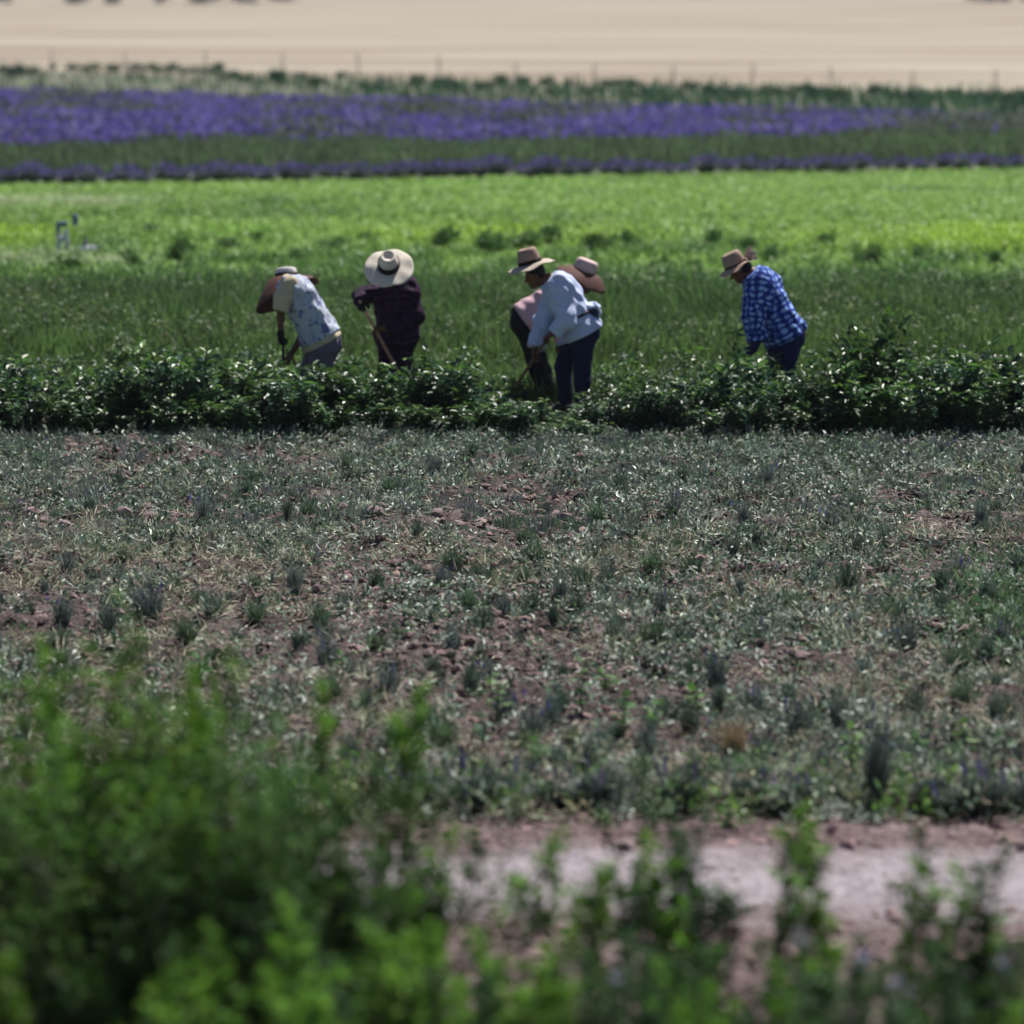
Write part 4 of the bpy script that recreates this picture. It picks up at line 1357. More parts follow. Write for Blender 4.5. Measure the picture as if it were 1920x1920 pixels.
def hand_prims(wrist, dirv, palm, side, curl=1.0, infl=0.0, thumb=1):
    """Palm, four bent fingers of different length, a thumb from the side of the palm."""
    d = unit(dirv); n = unit(np.asarray(palm) - d * (np.asarray(palm) @ d)); s = unit(np.cross(d, n)) * side
    w = np.asarray(wrist, float)
    pr = [cone(w, w + d * .03, .027 + infl, .030 + infl, .015)]
    for o in (-.025, -.008, .009, .026):
        pr.append(cone(w + d * .025 + s * o * .7, w + d * .085 + s * o, .018 + infl, .0135 + infl, .012))
    for o, L, dr in ((-.028, .062, 0), (-.009, .078, .004), (.010, .084, .005), (.029, .075, 0)):
        p = w + d * (.086 + dr) + s * o; ang = 0
        for seg, fr in enumerate((.45, .32, .23)):
            ang += (.55, .75, .6)[seg] * curl
            q = p + (d * math.cos(ang) + n * math.sin(ang)) * L * fr * 1.15
            pr.append(cone(p, q, (.0098, .009, .0082)[seg] + infl, (.009, .0082, .0072)[seg] + infl, .004)); p = q
    p = w + d * .03 + s * .026 * thumb
    for a1, L in ((.55, .042), (.9, .032), (1.2, .026)):
        q = p + (d * math.cos(a1) * .8 + s * thumb * math.cos(a1) * .6 + n * math.sin(a1)) * L
        pr.append(cone(p, q, .0125 + infl, .0105 + infl, .006)); p = q
    return pr


def head_frame(up, face):
    z = unit(up); x = unit(np.asarray(face) - z * (np.asarray(face) @ z)); y = np.cross(z, x)
    return np.stack([x, y, z], 1)            # columns: forward, left, up


def head_prims(c, R):
    def w(f, l, u): return np.asarray(c) + R @ np.array((f, l, u))
    return [ell(w(-.012, 0, .025), R, (.098, .077, .10), .02), ell(w(.03, 0, -.05), R, (.062, .056, .068), .04),
            ell(w(.058, 0, -.095), R, (.024, .026, .02), .025), cone(w(.085, 0, .012), w(.108, 0, -.022), .010, .015, .012),
            ell(w(.078, 0, -.062), R, (.016, .026, .008), .01), ell(w(.083, 0, .030), R, (.014, .05, .012), .015),
            cone(w(-.005, .076, .015), w(-.012, .085, -.025), .014, .010, .006), cone(w(-.005, -.076, .015), w(-.012, -.085, -.025), .014, .010, .006)]


M_skin = cloth_mat('skin', (.16, .075, .045), .5, .05, .1, 30)
M_hair = cloth_mat('hair', (.008, .006, .006), .5, .4, .2, 80)
M_eye = plain_mat('eye', (.02, .015, .012), .2)
M_shoe = plain_mat('shoe_leather', (.03, .025, .025), .6)


def straw_mat(name, col, rough=.75):
    m, nt, p, N, L = node_mat(name)
    tc = N.new('ShaderNodeTexCoord')
    wv = N.new('ShaderNodeTexWave'); wv.inputs['Scale'].default_value = 40; wv.inputs['Distortion'].default_value = 1.0
    wv.wave_type = 'RINGS'; wv.rings_direction = 'Z'
    L.new(tc.outputs['Object'], wv.inputs['Vector'])
    nz = N.new('ShaderNodeTexNoise'); nz.inputs['Scale'].default_value = 25
    L.new(tc.outputs['Object'], nz.inputs['Vector'])
    ad = N.new('ShaderNodeMath'); ad.operation = 'ADD'
    L.new(wv.outputs['Fac'], ad.inputs[0]); L.new(nz.outputs['Fac'], ad.inputs[1])
    mr = N.new('ShaderNodeMapRange'); mr.inputs['From Max'].default_value = 2; mr.inputs['To Min'].default_value = .78; mr.inputs['To Max'].default_value = 1.15
    L.new(ad.outputs[0], mr.inputs['Value'])
    sc = N.new('ShaderNodeVectorMath'); sc.operation = 'SCALE'; sc.inputs[0].default_value = col
    L.new(mr.outputs[0], sc.inputs['Scale']); L.new(sc.outputs[0], p.inputs['Base Color'])
    p.inputs['Roughness'].default_value = rough; p.inputs['Specular IOR Level'].default_value = .25
    b = N.new('ShaderNodeBump'); b.inputs['Strength'].default_value = .3; b.inputs['Distance'].default_value = .004
    L.new(wv.outputs['Fac'], b.inputs['Height']); L.new(b.outputs[0], p.inputs['Normal'])
    return m


def hat(parent, org, centre, up, face, cr, ch, br, droop, mat, band, fdroop=0.0, sroll=0.0, taper=.82, dent=.25, brim_mat=None, bandh=.035):
    """Crown, brim and band; centre is the middle of the crown's base."""
    R = Matrix(head_frame(up, face).tolist()).to_4x4()
    S_ = 40
    a = np.arange(S_) * 2 * math.pi / S_

    def ring(r, z, sy=.86):
        return np.stack([np.cos(a) * r, np.sin(a) * r * sy, np.broadcast_to(z, a.shape)], 1)

    def loft(rings, name, m, close=None):
        mb = MB(); v = np.concatenate(rings); k = len(rings)
        i = np.arange(k - 1)[:, None] * S_; j = np.arange(S_)[None]; j2 = (j + 1) % S_
        f = np.stack([i + j, i + j2, i + j2 + S_, i + j + S_], -1).reshape(-1, 4)
        mb.add(v, f)
        if close: mb.f.append(((k - 1) * S_ + np.arange(S_))[None])
        o = mb.build(name, m, None, smooth=True)
        md = o.modifiers.new('thickness', 'SOLIDIFY'); md.thickness = .004; md.offset = 0
        return o
    crown = [ring(cr, 0), ring(cr * .985, ch * .25), ring(cr * (taper + .1), ch * .6), ring(cr * (taper + .02), ch * .85), ring(cr * taper * .93, ch * .96), ring(cr * taper * .8, ch)]
    for fr in (.6, .35, .12):
        z = ch - dent * ch * (1 - fr) * (1 - .35 * np.cos(a) ** 2)
        crown.append(ring(cr * taper * fr, z))
    o = loft(crown, 'hat', mat, True)
    o.parent = parent
    o.matrix_local = Matrix.Translation(Vector(np.asarray(centre) - org)) @ R
    rb = []
    for t in np.linspace(0, 1, 9):
        r = cr + (br - cr) * t
        z = -droop * t ** 1.6 * (br - cr) * (1 + fdroop * np.cos(a)) + sroll * t ** 2 * (br - cr) * np.sin(a) ** 2 + .014 * np.sin(3 * a + 1) * t + .008 * np.sin(7 * a) * t
        rr_ = r * (1 - .12 * abs(droop) * t)
        rb.append(np.stack([np.cos(a) * rr_, np.sin(a) * rr_ * (.86 + .1 * t), z], 1))
    b = loft(rb, 'brim', brim_mat or mat); b.parent = o
    if band:
        bn = loft([ring(cr + .004, .004), ring(cr * .995 + .004, bandh * .5), ring(cr * .98 + .004, bandh)], 'hat_band', band); bn.parent = o
    return o, Matrix.Translation(Vector(np.asarray(centre) - org)) @ R


def hoe(label, A, B, back=.08, blade_dir=(1, 0, 0), col=(.42, .27, .15)):
    """A long handled hoe through the two grip points A (upper) and B, down to the soil."""
    A = np.asarray(A, float); B = np.asarray(B, float); d = unit(B - A)
    top = A - d * back
    end = B + d * ((.03 - B[2]) / d[2])
    root = empty('garden_hoe', end)
    tag(root, label, 'hoe')
    mb = MB(); add_tube(mb, np.array([top, top + (end - top) * .5, end]) - end, [.0145, .017, .016], (.5, .5, .5), 8)
    mb.build('handle', plain_mat('hoe_handle_wood', col, .6), root)
    bl = MB()
    bd = unit(blade_dir); sd_ = unit(np.cross(d, bd)); hb = d * .5 + bd * .6
    v = []
    for s_, t_ in ((-.03, 0), (.03, 0), (.08, .12), (-.08, .12)):
        v.append(sd_ * s_ + unit(hb) * t_ + d * 0)
    v = np.array(v); nn = unit(np.cross(v[1] - v[0], v[3] - v[0])) * .0025
    bl.add(np.concatenate([v - nn, v + nn]), [(3, 2, 1, 0), (4, 5, 6, 7), (0, 1, 5, 4), (1, 2, 6, 5), (2, 3, 7, 6), (3, 0, 4, 7)])
    bl.build('blade', plain_mat('hoe_steel', (.12, .11, .11), .45, .7), root)
    return root


def person(label, org, J, mats, **o):
    """J: joints as world points. Builds body, trousers, shirt (and shoes) as children of one empty."""
    root = empty('person', org)
    tag(root, label, 'person', 'field workers hoeing in a row')
    bulk = o.get('bulk', 1.0); lat = unit(o.get('lat', (0, 1, 0)))
    pel, che, nec, hd = J['pelvis'], J['chest'], J['neck'], J['head']
    R = head_frame(o['up'], o['face'])
    tors = [cone(pel + lat * .075, che + lat * .085, .125 * bulk, .115 * bulk, .09), cone(pel - lat * .075, che - lat * .085, .125 * bulk, .115 * bulk, .09),
            cone(J['shN'], J['shF'], .07 * bulk, .07 * bulk, .09), cone(che, nec, .10 * bulk, .06, .08)]
    body = list(tors) + [cone(nec, hd - R[:, 2] * .05, .055, .052, .03)] + head_prims(hd, R)
    shirt = []; bones = [(pel, che, .14, 0.0)]
    legs = [cone(J['hipN'], J['hipF'], .115 * bulk, .115 * bulk, .08), cone(pel, (J['hipN'] + J['hipF']) / 2, .13 * bulk, .13 * bulk, .08)]
    feet = []
    for s in 'NF':
        hp, kn, an = J['hip' + s], J['knee' + s], J['ank' + s]
        legs += [cone(hp, kn, .098 * bulk, .068 * bulk, .05), cone(kn, kn + (an - kn) * .4, .066, .062, .03), cone(kn + (an - kn) * .4, an, .062, .047, .03)]
        fd = unit(np.asarray(o.get('foot', (-1, 0, 0)), float))
        feet.append([cone(an + (0, 0, -.035), an + fd * .14 + (0, 0, -.045), .045, .038, .03), cone(an, an + (0, 0, -.03), .045, .048, .02)])
    core = list(tors) + legs[:2] + [legs[2], legs[5]]; shirt = list(core) + shirt
    body += legs
    hands = []
    for s in 'NF':
        sh, el, wr = J['sh' + s], J['el' + s], J['wr' + s]
        body += [cone(sh, el, .052, .042, .03), cone(el, el + (wr - el) * .4, .042, .038, .02), cone(el + (wr - el) * .4, wr, .038, .027, .02)]
        hdir = J.get('hd' + s, wr - el)
        hp_ = hand_prims(wr + unit(hdir) * .005, hdir, J.get('pm' + s, (0, 0, -1)), o.get('side' + s, 1), o.get('curl', 1.15))
        hands.append(hp_); body += hp_
        full = o.get('sleeve' + s, 1.0)
        if full > .05:
            a2 = el + (wr - el) * max(full - .5, 0) * 2 if full > .5 else sh + (el - sh) * full * 2
            if full > .5:
                shirt += [cone(sh, el, .073 * bulk, .062, .05), cone(el, a2, .061, .046, .03, True)]
                bones += [(sh, el, .06, .3), (el, wr, .05, .62)]
            else:
                shirt += [cone(sh, a2, .075 * bulk, .072, .05, True)]; bones += [(sh, el, .06, .3)]
    body_o = grow('body', body, M_skin, root, org, h=.0085)
    # eyes and hair
    for sgn in (1, -1):
        mb = MB(); v0_, f0_ = ico(); mb.add(v0_ * .011 + hd + R @ np.array((.078, .032 * sgn, .012)) - org, f0_)
        mb.build('eye', M_eye, root, smooth=True)
    hair = [ell(hd + R @ np.array((-.025, 0, .032)), R, (.098, .086, .105), .02)]
    if o.get('longhair'): hair += [cone(hd + R @ np.array((-.07, 0, -.02)), hd + R @ np.array((-.09, 0, -.12)), .06, .045, .04)]
    grow('hair', hair, M_hair, root, org, h=.01, wrinkle=.004, freq=90, cuts=[(hd + R @ np.array((.045, 0, .05)), R @ np.array((1.0, 0, -.9)))])
    ax = unit(pel - che); hem = o.get('hem', .10)
    grow('trousers', legs + tors[:2], mats['trousers'], root, org, h=.0105, inf=.019, wrinkle=.0065, freq=34, seed=o.get('seed', 1), cuts=[(pel + ax * (hem - .04), -ax)])
    sh_o = grow('shirt', shirt, mats['shirt'], root, org, h=.0105, inf=o.get('ease', .040), wrinkle=.011, freq=34, seed=o.get('seed', 1) + 5, cuts=[(pel + ax * hem, ax), (nec + unit(nec - che) * .012, unit(nec - che))], bones=bones)
    for ft in feet:
        grow('shoe', ft, M_shoe, root, org, h=.011, inf=.004, cuts=[(np.array((0, 0, .005)), np.array((0, 0, -1.0)))])
    return root, R, dict(tube=tors[:2], tors=core, shirt=shirt, hands=hands, legs=legs, ax=ax, body=body)


def JP(Y, **k):
    return {n: P(px, py, Y + dy) for n, (px, py, dy) in k.items()}


MT_navy = cloth_mat('navy_denim', (.012, .015, .065), .85, .3, .12)
MT_blue = cloth_mat('blue_denim', (.014, .022, .11), .85, .3, .15)
MT_black = cloth_mat('black_cloth', (.010, .010, .014), .85, .3, .12)
MT_grey = cloth_mat('grey_lilac_cloth', (.17, .155, .21), .85, .35, .12)
MS_white = cloth_mat('white_shirt', (.57, .63, .88), .8, .35, .07)
MS_pale = cloth_mat('pale_blue_shirt', (.47, .51, .62), .8, .35, .09)
def blotched_mat(name, col, spot, scale=16):
    m = cloth_mat(name, col, .8, .35, .09)
    N, L = m.node_tree.nodes, m.node_tree.links; p = N['Principled BSDF']
    old = p.inputs['Base Color'].links[0].from_socket
    tc = N.new('ShaderNodeTexCoord'); nz = N.new('ShaderNodeTexNoise'); nz.inputs['Scale'].default_value = scale; nz.inputs['Detail'].default_value = 2
    L.new(tc.outputs['Object'], nz.inputs['Vector'])
    mr = N.new('ShaderNodeMapRange'); mr.inputs['From Min'].default_value = .54; mr.inputs['From Max'].default_value = .60
    L.new(nz.outputs['Fac'], mr.inputs['Value'])
    mx = N.new('ShaderNodeMix'); mx.data_type = 'RGBA'; mx.inputs[7].default_value = (*spot, 1)
    L.new(mr.outputs[0], mx.inputs[0]); L.new(old, mx.inputs[6]); L.new(mx.outputs[2], p.inputs['Base Color'])
    return m


MS_pale = blotched_mat('blotched_pale_shirt', (.52, .56, .66), (.16, .19, .38))  # pale cloth with darker blue noise blotches
MS_pink = cloth_mat('pink_shirt', (.62, .42, .46), .8, .35, .07)
MS_cream = cloth_mat('cream_cotton', (.62, .53, .36), .8, .35, .08)
MS_blue = plaid_mat('blue_check', (.010, .02, .15), (.05, .11, .50), (.34, .50, .85), (.012, .03, .22), .062, .5, .1)
MS_dark = plaid_mat('dark_plaid', (.005, .005, .012), (.016, .006, .026), (.04, .006, .045), (.10, .02, .08), .16, .36, .05)
M_glove = plain_mat('dark_glove', (.012, .014, .013), .8)
M_bluegl = plain_mat('blue_glove', (.02, .03, .11), .8)
MH_straw = straw_mat('pale_straw', (.74, .655, .56))
MH_tan = straw_mat('tan_straw', (.36, .25, .20))
MH_brown = straw_mat('brown_straw', (.12, .05, .038))
MH_pink = straw_mat('pinkish_straw', (.60, .45, .42))
MH_white = straw_mat('white_straw', (.72, .66, .66))
MB_black = cloth_mat('black_band', (.008, .006, .007), .7, .2)
MB_red = cloth_mat('dark_ribbon', (.03, .012, .015), .7, .2)

# 1 - leftmost worker: pale blue shirt over a cream undershirt, grey trousers, drooping brown hat
Y = 36.6
J = JP(Y, pelvis=(603, 634, 0), chest=(561, 556, 0), neck=(545, 535, .06), head=(533, 535, .20), shN=(541, 537, -.17), shF=(556, 541, .17),
       elN=(526, 578, -.25), wrN=(526, 620, -.26), elF=(572, 622, .12), wrF=(548, 660, .02), hipN=(612, 646, -.09), hipF=(600, 646, .09),
       kneeN=(596, 705, -.12), kneeF=(578, 703, .12), ankN=(606, 757, -.1), ankF=(588, 757, .12))
J['pmN'] = np.array((1.0, .1, 0)); J['pmF'] = np.array((-.3, .1, -1.0)); J['hdN'] = np.array((-.12, 0, -1.0))
org = np.array((J['ankN'][0], Y, 0))
root, R, S1 = person('person in pale blue shirt and grey trousers bending over under a drooping brown hat', org, J, dict(trousers=MT_grey, shirt=MS_pale),
                     up=(-.28, .10, .95), face=(-.85, .4, -.35), sleeveN=0.0, sleeveF=.3, hem=.0, seed=11, bulk=1.14, longhair=True)
us = [cone(J['shN'] + (.01, -.02, .02), J['shN'] + (J['elN'] - J['shN']) * .5 + (0, -.02, 0), .098, .092, .05), cone(J['shN'] + (J['elN'] - J['shN']) * .5 + (0, -.02, 0), J['elN'] + (0, 0, -.03), .092, .078, .04, True)]
grow('sleeve', us, MS_cream, root, org, h=.0105, wrinkle=.008, freq=40, seed=3)
grow('undershirt', S1['tors'], MS_cream, root, org, h=.0105, inf=.03, wrinkle=.004, cuts=[(J['pelvis'] + S1['ax'] * .055, S1['ax']), (J['pelvis'] - S1['ax'] * .03, -S1['ax'])])
gl = grow('glove', S1['hands'][0], M_glove, root, org, h=.007, inf=.005)
hat(root, org, P(537, 518, Y + .24), (-.06, .22, .97), (-.97, .2, -.05), .112, .085, .365, .80, MH_white, MB_red, .75, 0, .86, .2, MH_brown, .03)
hh_ = S1['hands'][0][0][1]
mid_ = hh_ + np.array((.025, 0, -.09))
hoe('short dark handled hoe held straight down by the leftmost worker', mid_ + (0, 0, .09), mid_, .02, (-1, 0, 0), (.05, .05, .045))

# 2 - worker facing the camera: dark plaid shirt, wide pale straw hat
Y = 37.0
J = JP(Y, pelvis=(744, 618, .03), chest=(743, 556, -.02), neck=(737, 530, -.08), head=(731, 517, -.14), shN=(712, 541, -.05), shF=(768, 538, .01),
       elN=(677, 556, -.05), wrN=(678, 563, -.24), elF=(778, 592, -.03), wrF=(722, 616, -.25), hipN=(727, 628, .02), hipF=(760, 628, .02),
       kneeN=(725, 692, -.05), kneeF=(756, 692, -.03), ankN=(726, 744, 0), ankF=(757, 744, .03))
J['pmN'] = np.array((.3, 0, -1.0)); J['hdN'] = np.array((-.1, -1, -.25)); J['pmF'] = np.array((0, -.6, -1.0)); J['hdF'] = np.array((-1, -.15, -.05))
org = np.array((J['ankN'][0], Y, 0))
root, R, S2 = person('person in dark plaid clothes, head bowed under a wide pale straw hat', org, J, dict(trousers=MS_dark, shirt=MS_dark),
                     lat=(1, 0, 0), up=(0, -.60, .80), face=(-.05, -.8, -.6), foot=(0, -1, 0), hem=.17, seed=21, sleeveF=1.0, bulk=.92, ease=.030, sideF=-1)
for ch in root.children:
    if ch.name.startswith('trousers'):
        fab_attr(ch.data, np.array([v.co for v in ch.data.vertices]) + org, [(J['hipN'], J['ankN'], .1, 0), (J['hipF'], J['ankF'], .1, .05)])
grow('glove', S2['hands'][0], M_glove, root, org, h=.007, inf=.006)
hat(root, org, P(729, 499, Y - .19), (-.03, -.66, .75), (-.02, -.8, -.6), .125, .15, .268, .22, MH_straw, MB_black, .3, 0, .72, .35, None, .065)
gA = S2['hands'][0][0][2] + np.array((.01, -.06, -.03)); gB = S2['hands'][1][0][2] + np.array((-.05, 0, -.035))
hoe('pale wooden hoe held by the worker in dark plaid', gA, gB, .05, (0, -1, 0), (.50, .30, .20))

# 4 - worker behind the white shirt: pink shirt, black trousers, brown hat
Y = 37.5
J = JP(Y, pelvis=(990, 594, 0), chest=(1050, 548, 0), neck=(1078, 535, 0), head=(1097, 527, .02), shN=(1062, 545, -.18), shF=(1062, 545, .18),
       elN=(1066, 600, -.2), wrN=(1052, 640, -.1), elF=(1072, 600, .2), wrF=(1060, 650, .12), hipN=(984, 606, -.09), hipF=(990, 606, .09),
       kneeN=(1000, 668, -.12), kneeF=(1008, 668, .12), ankN=(1020, 735, -.08), ankF=(1034, 735, .12))
org = np.array((J['ankN'][0], Y, 0))
root, R, S4 = person('person in a pink shirt and black trousers half hidden behind the white shirt', org, J, dict(trousers=MT_black, shirt=MS_pink),
                     up=(.42, -.1, .88), face=(.85, 0, -.45), foot=(1, 0, 0), hem=.05, seed=31, longhair=True)
hat(root, org, P(1096, 507, Y + .02), (.34, -.06, .92), (.88, -.2, -.35), .125, .115, .30, .62, MH_pink, None, .35, 0, .86, .1, MH_brown)

# 3 - worker in the white shirt, fedora, navy jeans
Y = 36.4
J = JP(Y, pelvis=(1087, 612, 0), chest=(1054, 546, 0), neck=(1030, 524, 0), head=(1003, 517, 0), shN=(1048, 538, -.18), shF=(1045, 540, .18),
       elN=(1062, 598, -.27), wrN=(1040, 625, -.25), elF=(1020, 600, .12), wrF=(1004, 652, -.02), hipN=(1096, 622, -.09), hipF=(1082, 622, .09),
       kneeN=(1092, 692, -.1), kneeF=(1056, 688, .13), ankN=(1093, 758, -.09), ankF=(1062, 757, .13))
J['pmN'] = np.array((.2, .3, -1.0)); J['hdN'] = np.array((-1, .25, -.35)); J['pmF'] = np.array((.7, -.1, .2)); J['hdF'] = np.array((-.25, -.1, -1.0))
org = np.array((J['ankN'][0], Y, 0))
root, R, S3 = person('person in a white long sleeved shirt and navy jeans, hoeing to the left', org, J, dict(trousers=MT_navy, shirt=MS_white),
                     up=(-.33, -.04, .94), face=(-.92, -.08, -.38), hem=.09, seed=41, bulk=1.06)
hat(root, org, P(994, 494, Y), (-.27, -.05, .96), (-.95, -.05, -.27), .118, .155, .262, .26, MH_tan, MB_black, .1, .1, .80, .3, straw_mat('pale_tan_straw', (.55, .46, .38)), .04)
bp = J['pelvis'] * .72 + J['chest'] * .28
grow('waist_strap', S3['tube'], MB_black, root, org, h=.0105, inf=.056, cuts=[(bp + S3['ax'] * .014, S3['ax']), (bp - S3['ax'] * .014, -S3['ax'])])
pc = P(1110, 583, Y - .02)
grow('waist_pouch', [ell(pc, np.eye(3), (.085, .13, .062), .03), ell(pc + (-.03, -.03, -.02), np.eye(3), (.08, .11, .05), .04)], cloth_mat('dark_blue_pouch', (.025, .035, .08), .8, .3), root, org, h=.0105, wrinkle=.006)
grow('folded_cloth', [ell(pc + (.0, .0, .045), np.eye(3), (.095, .125, .042), .03), ell(pc + (.055, 0, .0), np.eye(3), (.04, .12, .05), .04)], MS_white, root, org, h=.0105, wrinkle=.012, freq=45)
gA = S3['hands'][0][0][2] + np.array((-.035, .03, -.035)); gB = S3['hands'][1][0][2] + np.array((.01, -.01, -.05))
hoe('brown hoe reaching down to the left from the worker in white', gA, gB, .06, (-1, 0, 0), (.22, .12, .075))

# 5 - rightmost worker: blue check shirt, tan hat with a bow
Y = 36.3
J = JP(Y, pelvis=(1472, 620, 0), chest=(1431, 538, 0), neck=(1409, 512, 0), head=(1386, 507, 0), shN=(1424, 526, -.17), shF=(1420, 528, .17),
       elN=(1417, 590, -.25), wrN=(1422, 635, -.22), elF=(1410, 588, .15), wrF=(1416, 640, .08), hipN=(1480, 632, -.09), hipF=(1464, 632, .09),
       kneeN=(1473, 697, -.1), kneeF=(1456, 695, .12), ankN=(1476, 759, -.1), ankF=(1454, 758, .12))
J['pmN'] = np.array((-.8, .2, -.2)); J['pmF'] = np.array((-.8, -.2, -.2)); J['hdN'] = np.array((-.15, .15, -1.0)); J['hdF'] = np.array((-.1, 0, -1.0))
org = np.array((J['ankN'][0], Y, 0))
root, R, S5 = person('person in a blue checked shirt and tan hat with a bow, looking down', org, J, dict(trousers=MT_blue, shirt=MS_blue),
                     up=(-.55, -.05, .83), face=(-.83, -.05, -.55), hem=.085, seed=51, bulk=1.1, longhair=True)
for k in (0, 1): grow('glove', S5['hands'][k], M_bluegl, root, org, h=.007, inf=.005)
ht, HM = hat(root, org, P(1379, 497, Y), (-.47, -.05, .88), (-.87, 0, -.48), .112, .135, .205, .35, MH_tan, MB_red, .25, .12, .86, .05, straw_mat('light_tan_straw', (.46, .32, .26)), .02)
bow = MB()
for k, (dx, dz) in enumerate([(.055, .035), (.075, .0), (.03, .065), (.09, .045)]):
    add_leaves(bow, np.array([P(1398, 483, Y - .02 + .02 * k) - org]), np.array([(dx, .02 * k - .03, dz)]), np.array([(0.2, 1.0, .3)]), .13, .07, np.array([(.5, .36, .33)]))
bw = bow.build('hat_bow', cloth_mat('bow_cloth', (.52, .37, .34), .8, .3), None)
bw.parent = ht; bw.matrix_basis = HM.inverted()
pk = P(1502, 605, Y - .05)
grow('pocket_cloth', [ell(pk, np.eye(3), (.032, .06, .05), .02)], MS_white, root, org, h=.0085, wrinkle=.008, freq=60)

# ------------------------------------------------------------------ white things in the meadow at the left
b = G(120, 482)
r = empty('pipe_stand', b)
tag(r, 'small two legged white stand topped with grey blue cloth in the far meadow', 'stand')
M_white = plain_mat('white_paint', (.62, .62, .72), .5)
sc = b[1] / F
z = lambda py: (482 - py) * sc
for x0, x1 in ((112, 110), (130, 124)):
    mb = MB(); add_tube(mb, np.array([((x0 - 120) * sc, 0, -.03), ((x1 - 120) * sc, 0, z(430))]), [.034, .038], (.5, .5, .5), 8); mb.build('leg', M_white, r)
mb = MB(); add_tube(mb, np.array([((107 - 120) * sc, 0, z(449)), ((128 - 120) * sc, 0, z(447))]), [.05, .055], (.5, .5, .5), 8); mb.build('crossbar', M_white, r)
grow('cloth', [ell(np.array((-.02, 0, z(420))), np.eye(3), (.10, .06, .05), .03), ell(np.array(((142 - 120) * sc, 0, z(412))), np.eye(3), (.05, .05, .09), .04), ell(np.array(((110 - 120) * sc, 0, z(432))), np.eye(3), (.03, .05, .08), .03)],
     cloth_mat('grey_blue_cloth', (.14, .18, .30), .8, .3), r, np.zeros(3), h=.014, wrinkle=.01)
b = G(164, 482)
r = empty('water_jug', b)
tag(r, 'small white plastic jug lying tilted in the meadow right of the white stand', 'jug')
grow('jug', [cone((-.05, 0, .09), (.09, 0, .12), .085, .06, .03)], M_white, r, np.zeros(3), h=.012)
grow('spout', [cone((-.03, 0, .16), (-.02, 0, .28), .035, .02, .02)], plain_mat('grey_plastic', (.2, .2, .32), .5), r, np.zeros(3), h=.01)
mb = MB()
add_tube(mb, np.array([(.06, 0, .16), (.12, 0, .19), (.17, 0, .15)]), .014, (.5, .5, .5), 6); mb.build('handle', M_white, r)

for o in COL.objects:
    if o.type == 'MESH' and o.parent is not None and o.parent.type == 'EMPTY' and o.name.split('.')[0] == 'foliage':
        o['kind'] = 'stuff'

# ------------------------------------------------------------------ labels that single out each of the repeats
ORD = 'first second third fourth fifth sixth seventh eighth ninth tenth eleventh twelfth thirteenth fourteenth fifteenth sixteenth seventeenth eighteenth nineteenth twentieth'.split()
TENS = {2: 'twenty', 3: 'thirty', 4: 'forty', 5: 'fifty'}


def ordinal(n):
    if n <= 20: return ORD[n - 1]
    return TENS[n // 10] + '-' + ORD[n % 10 - 1] if n % 10 else TENS[n // 10][:-1] + 'ieth'


def single_out(objs, what, marks, kx=1.0, ky=2.2):
    """what + its rank on one side of the nearest landmark, landmarks given by photo place."""
    cells = {}
    for o in objs:
        X_, Y_ = photo_xy(np.array([o.location]))
        X_, Y_ = float(X_[0]), float(Y_[0])
        m = min(marks, key=lambda q: (kx * (q[0] - X_)) ** 2 + (ky * (q[1] - Y_)) ** 2)
        dx, dy = X_ - m[0], ky * (Y_ - m[1])
        side = ('left of' if dx < 0 else 'right of') if abs(dx) > abs(dy) else ('behind' if dy < 0 else 'in front of')
        cells.setdefault((m[2], side), []).append((math.hypot(dx, dy), o))
    for (m, side), L_ in cells.items():
        for k, (_, o) in enumerate(sorted(L_, key=lambda q: q[0])):
            o['label'] = what + ', ' + (ordinal(k + 1) + ' ' if len(L_) > 1 else '') + side + ' ' + m


WK = [(600, 'the worker in grey trousers'), (745, 'the worker in dark plaid'), (1080, 'the worker in white'), (1465, 'the worker in blue check')]
single_out([o for o in COL.objects if o.get('group') == 'young lavender tufts in the field'], 'small grey green lavender tuft',
           [(x, 835, n) for x, n in WK] + [(60, 840, 'the crop row left end'), (1880, 840, 'the crop row right end'), (1090, 1352, 'the tallest broadleaf weed'), (930, 1362, 'the flat topped weed'),
            (1375, 1432, 'the dry straw clump'), (1640, 1515, 'the tall dark lavender'), (1900, 1150, 'the bright green patch'), (1690, 1330, 'the weed with a curled top'),
            (375, 1290, 'the pale weed above the bush'), (1495, 1250, 'the small bright weed'), (60, 980, 'the left end of the clod strip'), (440, 980, 'the right end of the main clods'), (900, 975, 'the middle clods')])
for Yr, _s, _h, which in rows:
    nm = {34.6: 'the nearest row', 35.2: 'the second row', 35.85: 'the third row', 37.7: 'the first thin row', 38.6: 'the middle thin row', 39.6: 'the farthest thin row'}[Yr]
    single_out([o for o in COL.objects if o.get('category') == 'crop plant' and abs(o.location.y - Yr) < .38 and o.get('row') == Yr], ('bushy' if which == 'front' else 'low') + ' crop plant in ' + nm,
               [(x, 800, n) for x, n in WK] + [(0, 800, 'the left border'), (1920, 800, 'the right border')], ky=0.0)
single_out(LOW, 'low leafy plant of the bottom tangle', [(745, 1900, 'the yellow green plant'), (985, 1900, 'the bright middle plant'), (1160, 1900, 'the dark bushy middle plant'), (1440, 1900, 'the first lilac flowered plant'),
                 (1640, 1900, 'the whitish lilac flowers'), (1850, 1900, 'the corner lilac flowers')], ky=0.0)
single_out(SPR, 'leafy sprig standing out of the crop row', [(x, 800, n) for x, n in WK] + [(0, 800, 'the left border'), (1920, 800, 'the right border')], ky=0.0)
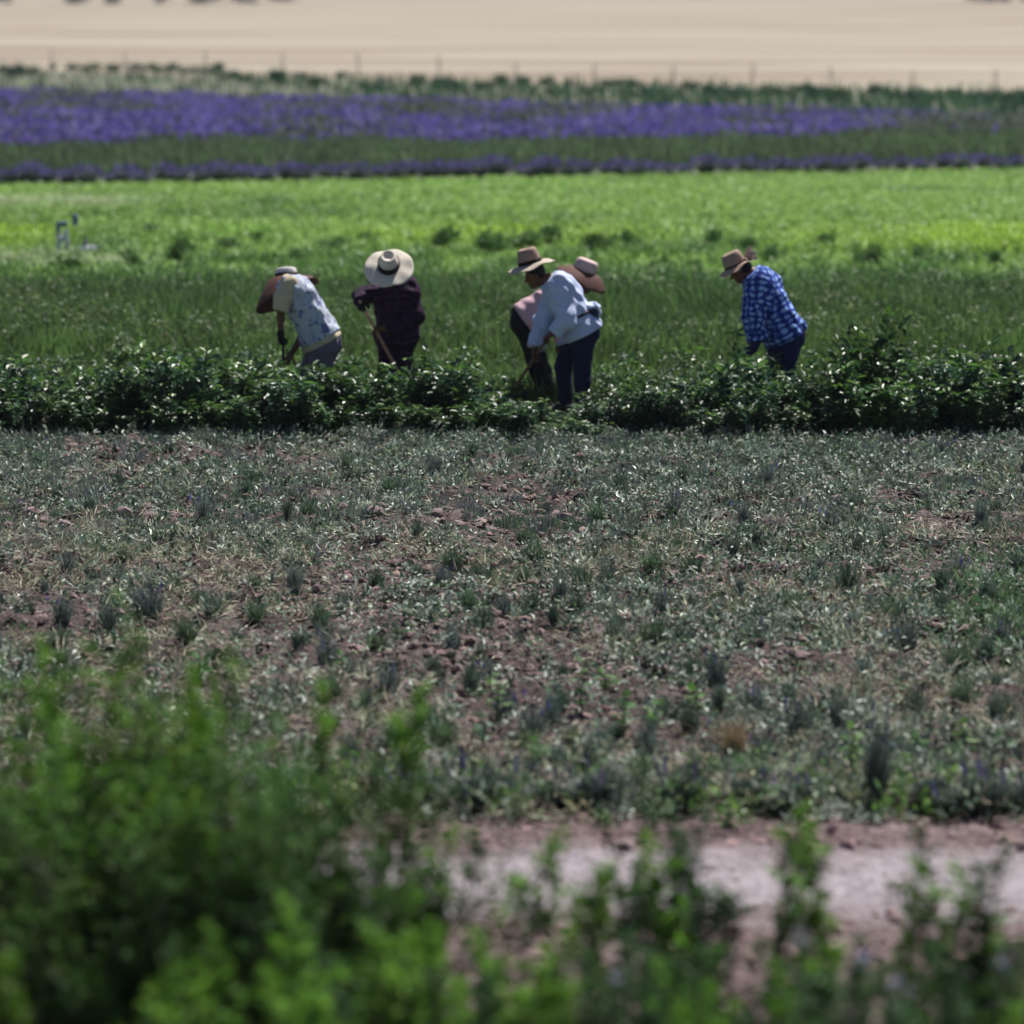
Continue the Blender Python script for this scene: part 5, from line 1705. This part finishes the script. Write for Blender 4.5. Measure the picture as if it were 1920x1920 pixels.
LAV.sort(key=lambda o: o.location.x / o.location.y)
for k, o in enumerate(LAV):
    a_, e_ = (k + 1, 'left') if k < len(LAV) / 2 else (len(LAV) - k, 'right')
    o['label'] = 'dark lavender bush, %s from the %s end of the row bordering the meadow' % (ordinal(a_), e_)
single_out([o for o in COL.objects if o.get('group') == 'shrubs along the wire fence'], 'low green shrub',
           [(px_, 131 + px_ * .0305 + 8, 'the %s fence post from the left' % ORD[k]) for k, px_ in enumerate([q for q in fx if 0 < q < 1920])], ky=1.0)
single_out([o for o in COL.objects if o.get('group') == 'weed clumps in the meadow'], 'dark weed clump in the bright meadow',
           [(120, 482, 'the white stand'), (540, 500, 'the drooping brown hat'), (730, 480, 'the pale straw hat'), (1000, 480, 'the banded tan hat'), (1385, 490, 'the hat with a bow'), (1880, 500, 'the right border')], ky=1.0)
cl = sorted([o for o in COL.objects if o.get('category') == 'clod'], key=lambda o: o.location.x / o.location.y)
for k, o in enumerate(cl):
    o['label'] = 'large dry soil clod, %s from the left in the bare strip across the field' % ordinal(k + 1)

# ------------------------------------------------------------------ the hazy summer air
hz = MB()
x0, x1, y0, y1, z0, z1 = -6100, 6100, -80, 6100, -1.2, 14
hz.add([(x0, y0, z0), (x1, y0, z0), (x1, y1, z0), (x0, y1, z0), (x0, y0, z1), (x1, y0, z1), (x1, y1, z1), (x0, y1, z1)],
       [(3, 2, 1, 0), (4, 5, 6, 7), (0, 1, 5, 4), (1, 2, 6, 5), (2, 3, 7, 6), (3, 0, 4, 7)])
hm = bpy.data.materials.new('haze_air'); hm.use_nodes = True
hm.node_tree.nodes.clear()
pv = hm.node_tree.nodes.new('ShaderNodeVolumePrincipled'); pv.inputs['Density'].default_value = .00018; pv.inputs['Color'].default_value = (.80, .85, .95, 1)
mo = hm.node_tree.nodes.new('ShaderNodeOutputMaterial'); hm.node_tree.links.new(pv.outputs[0], mo.inputs['Volume'])
tag(hz.build('haze', hm), 'thin summer haze over the fields', 'haze', kind='stuff')
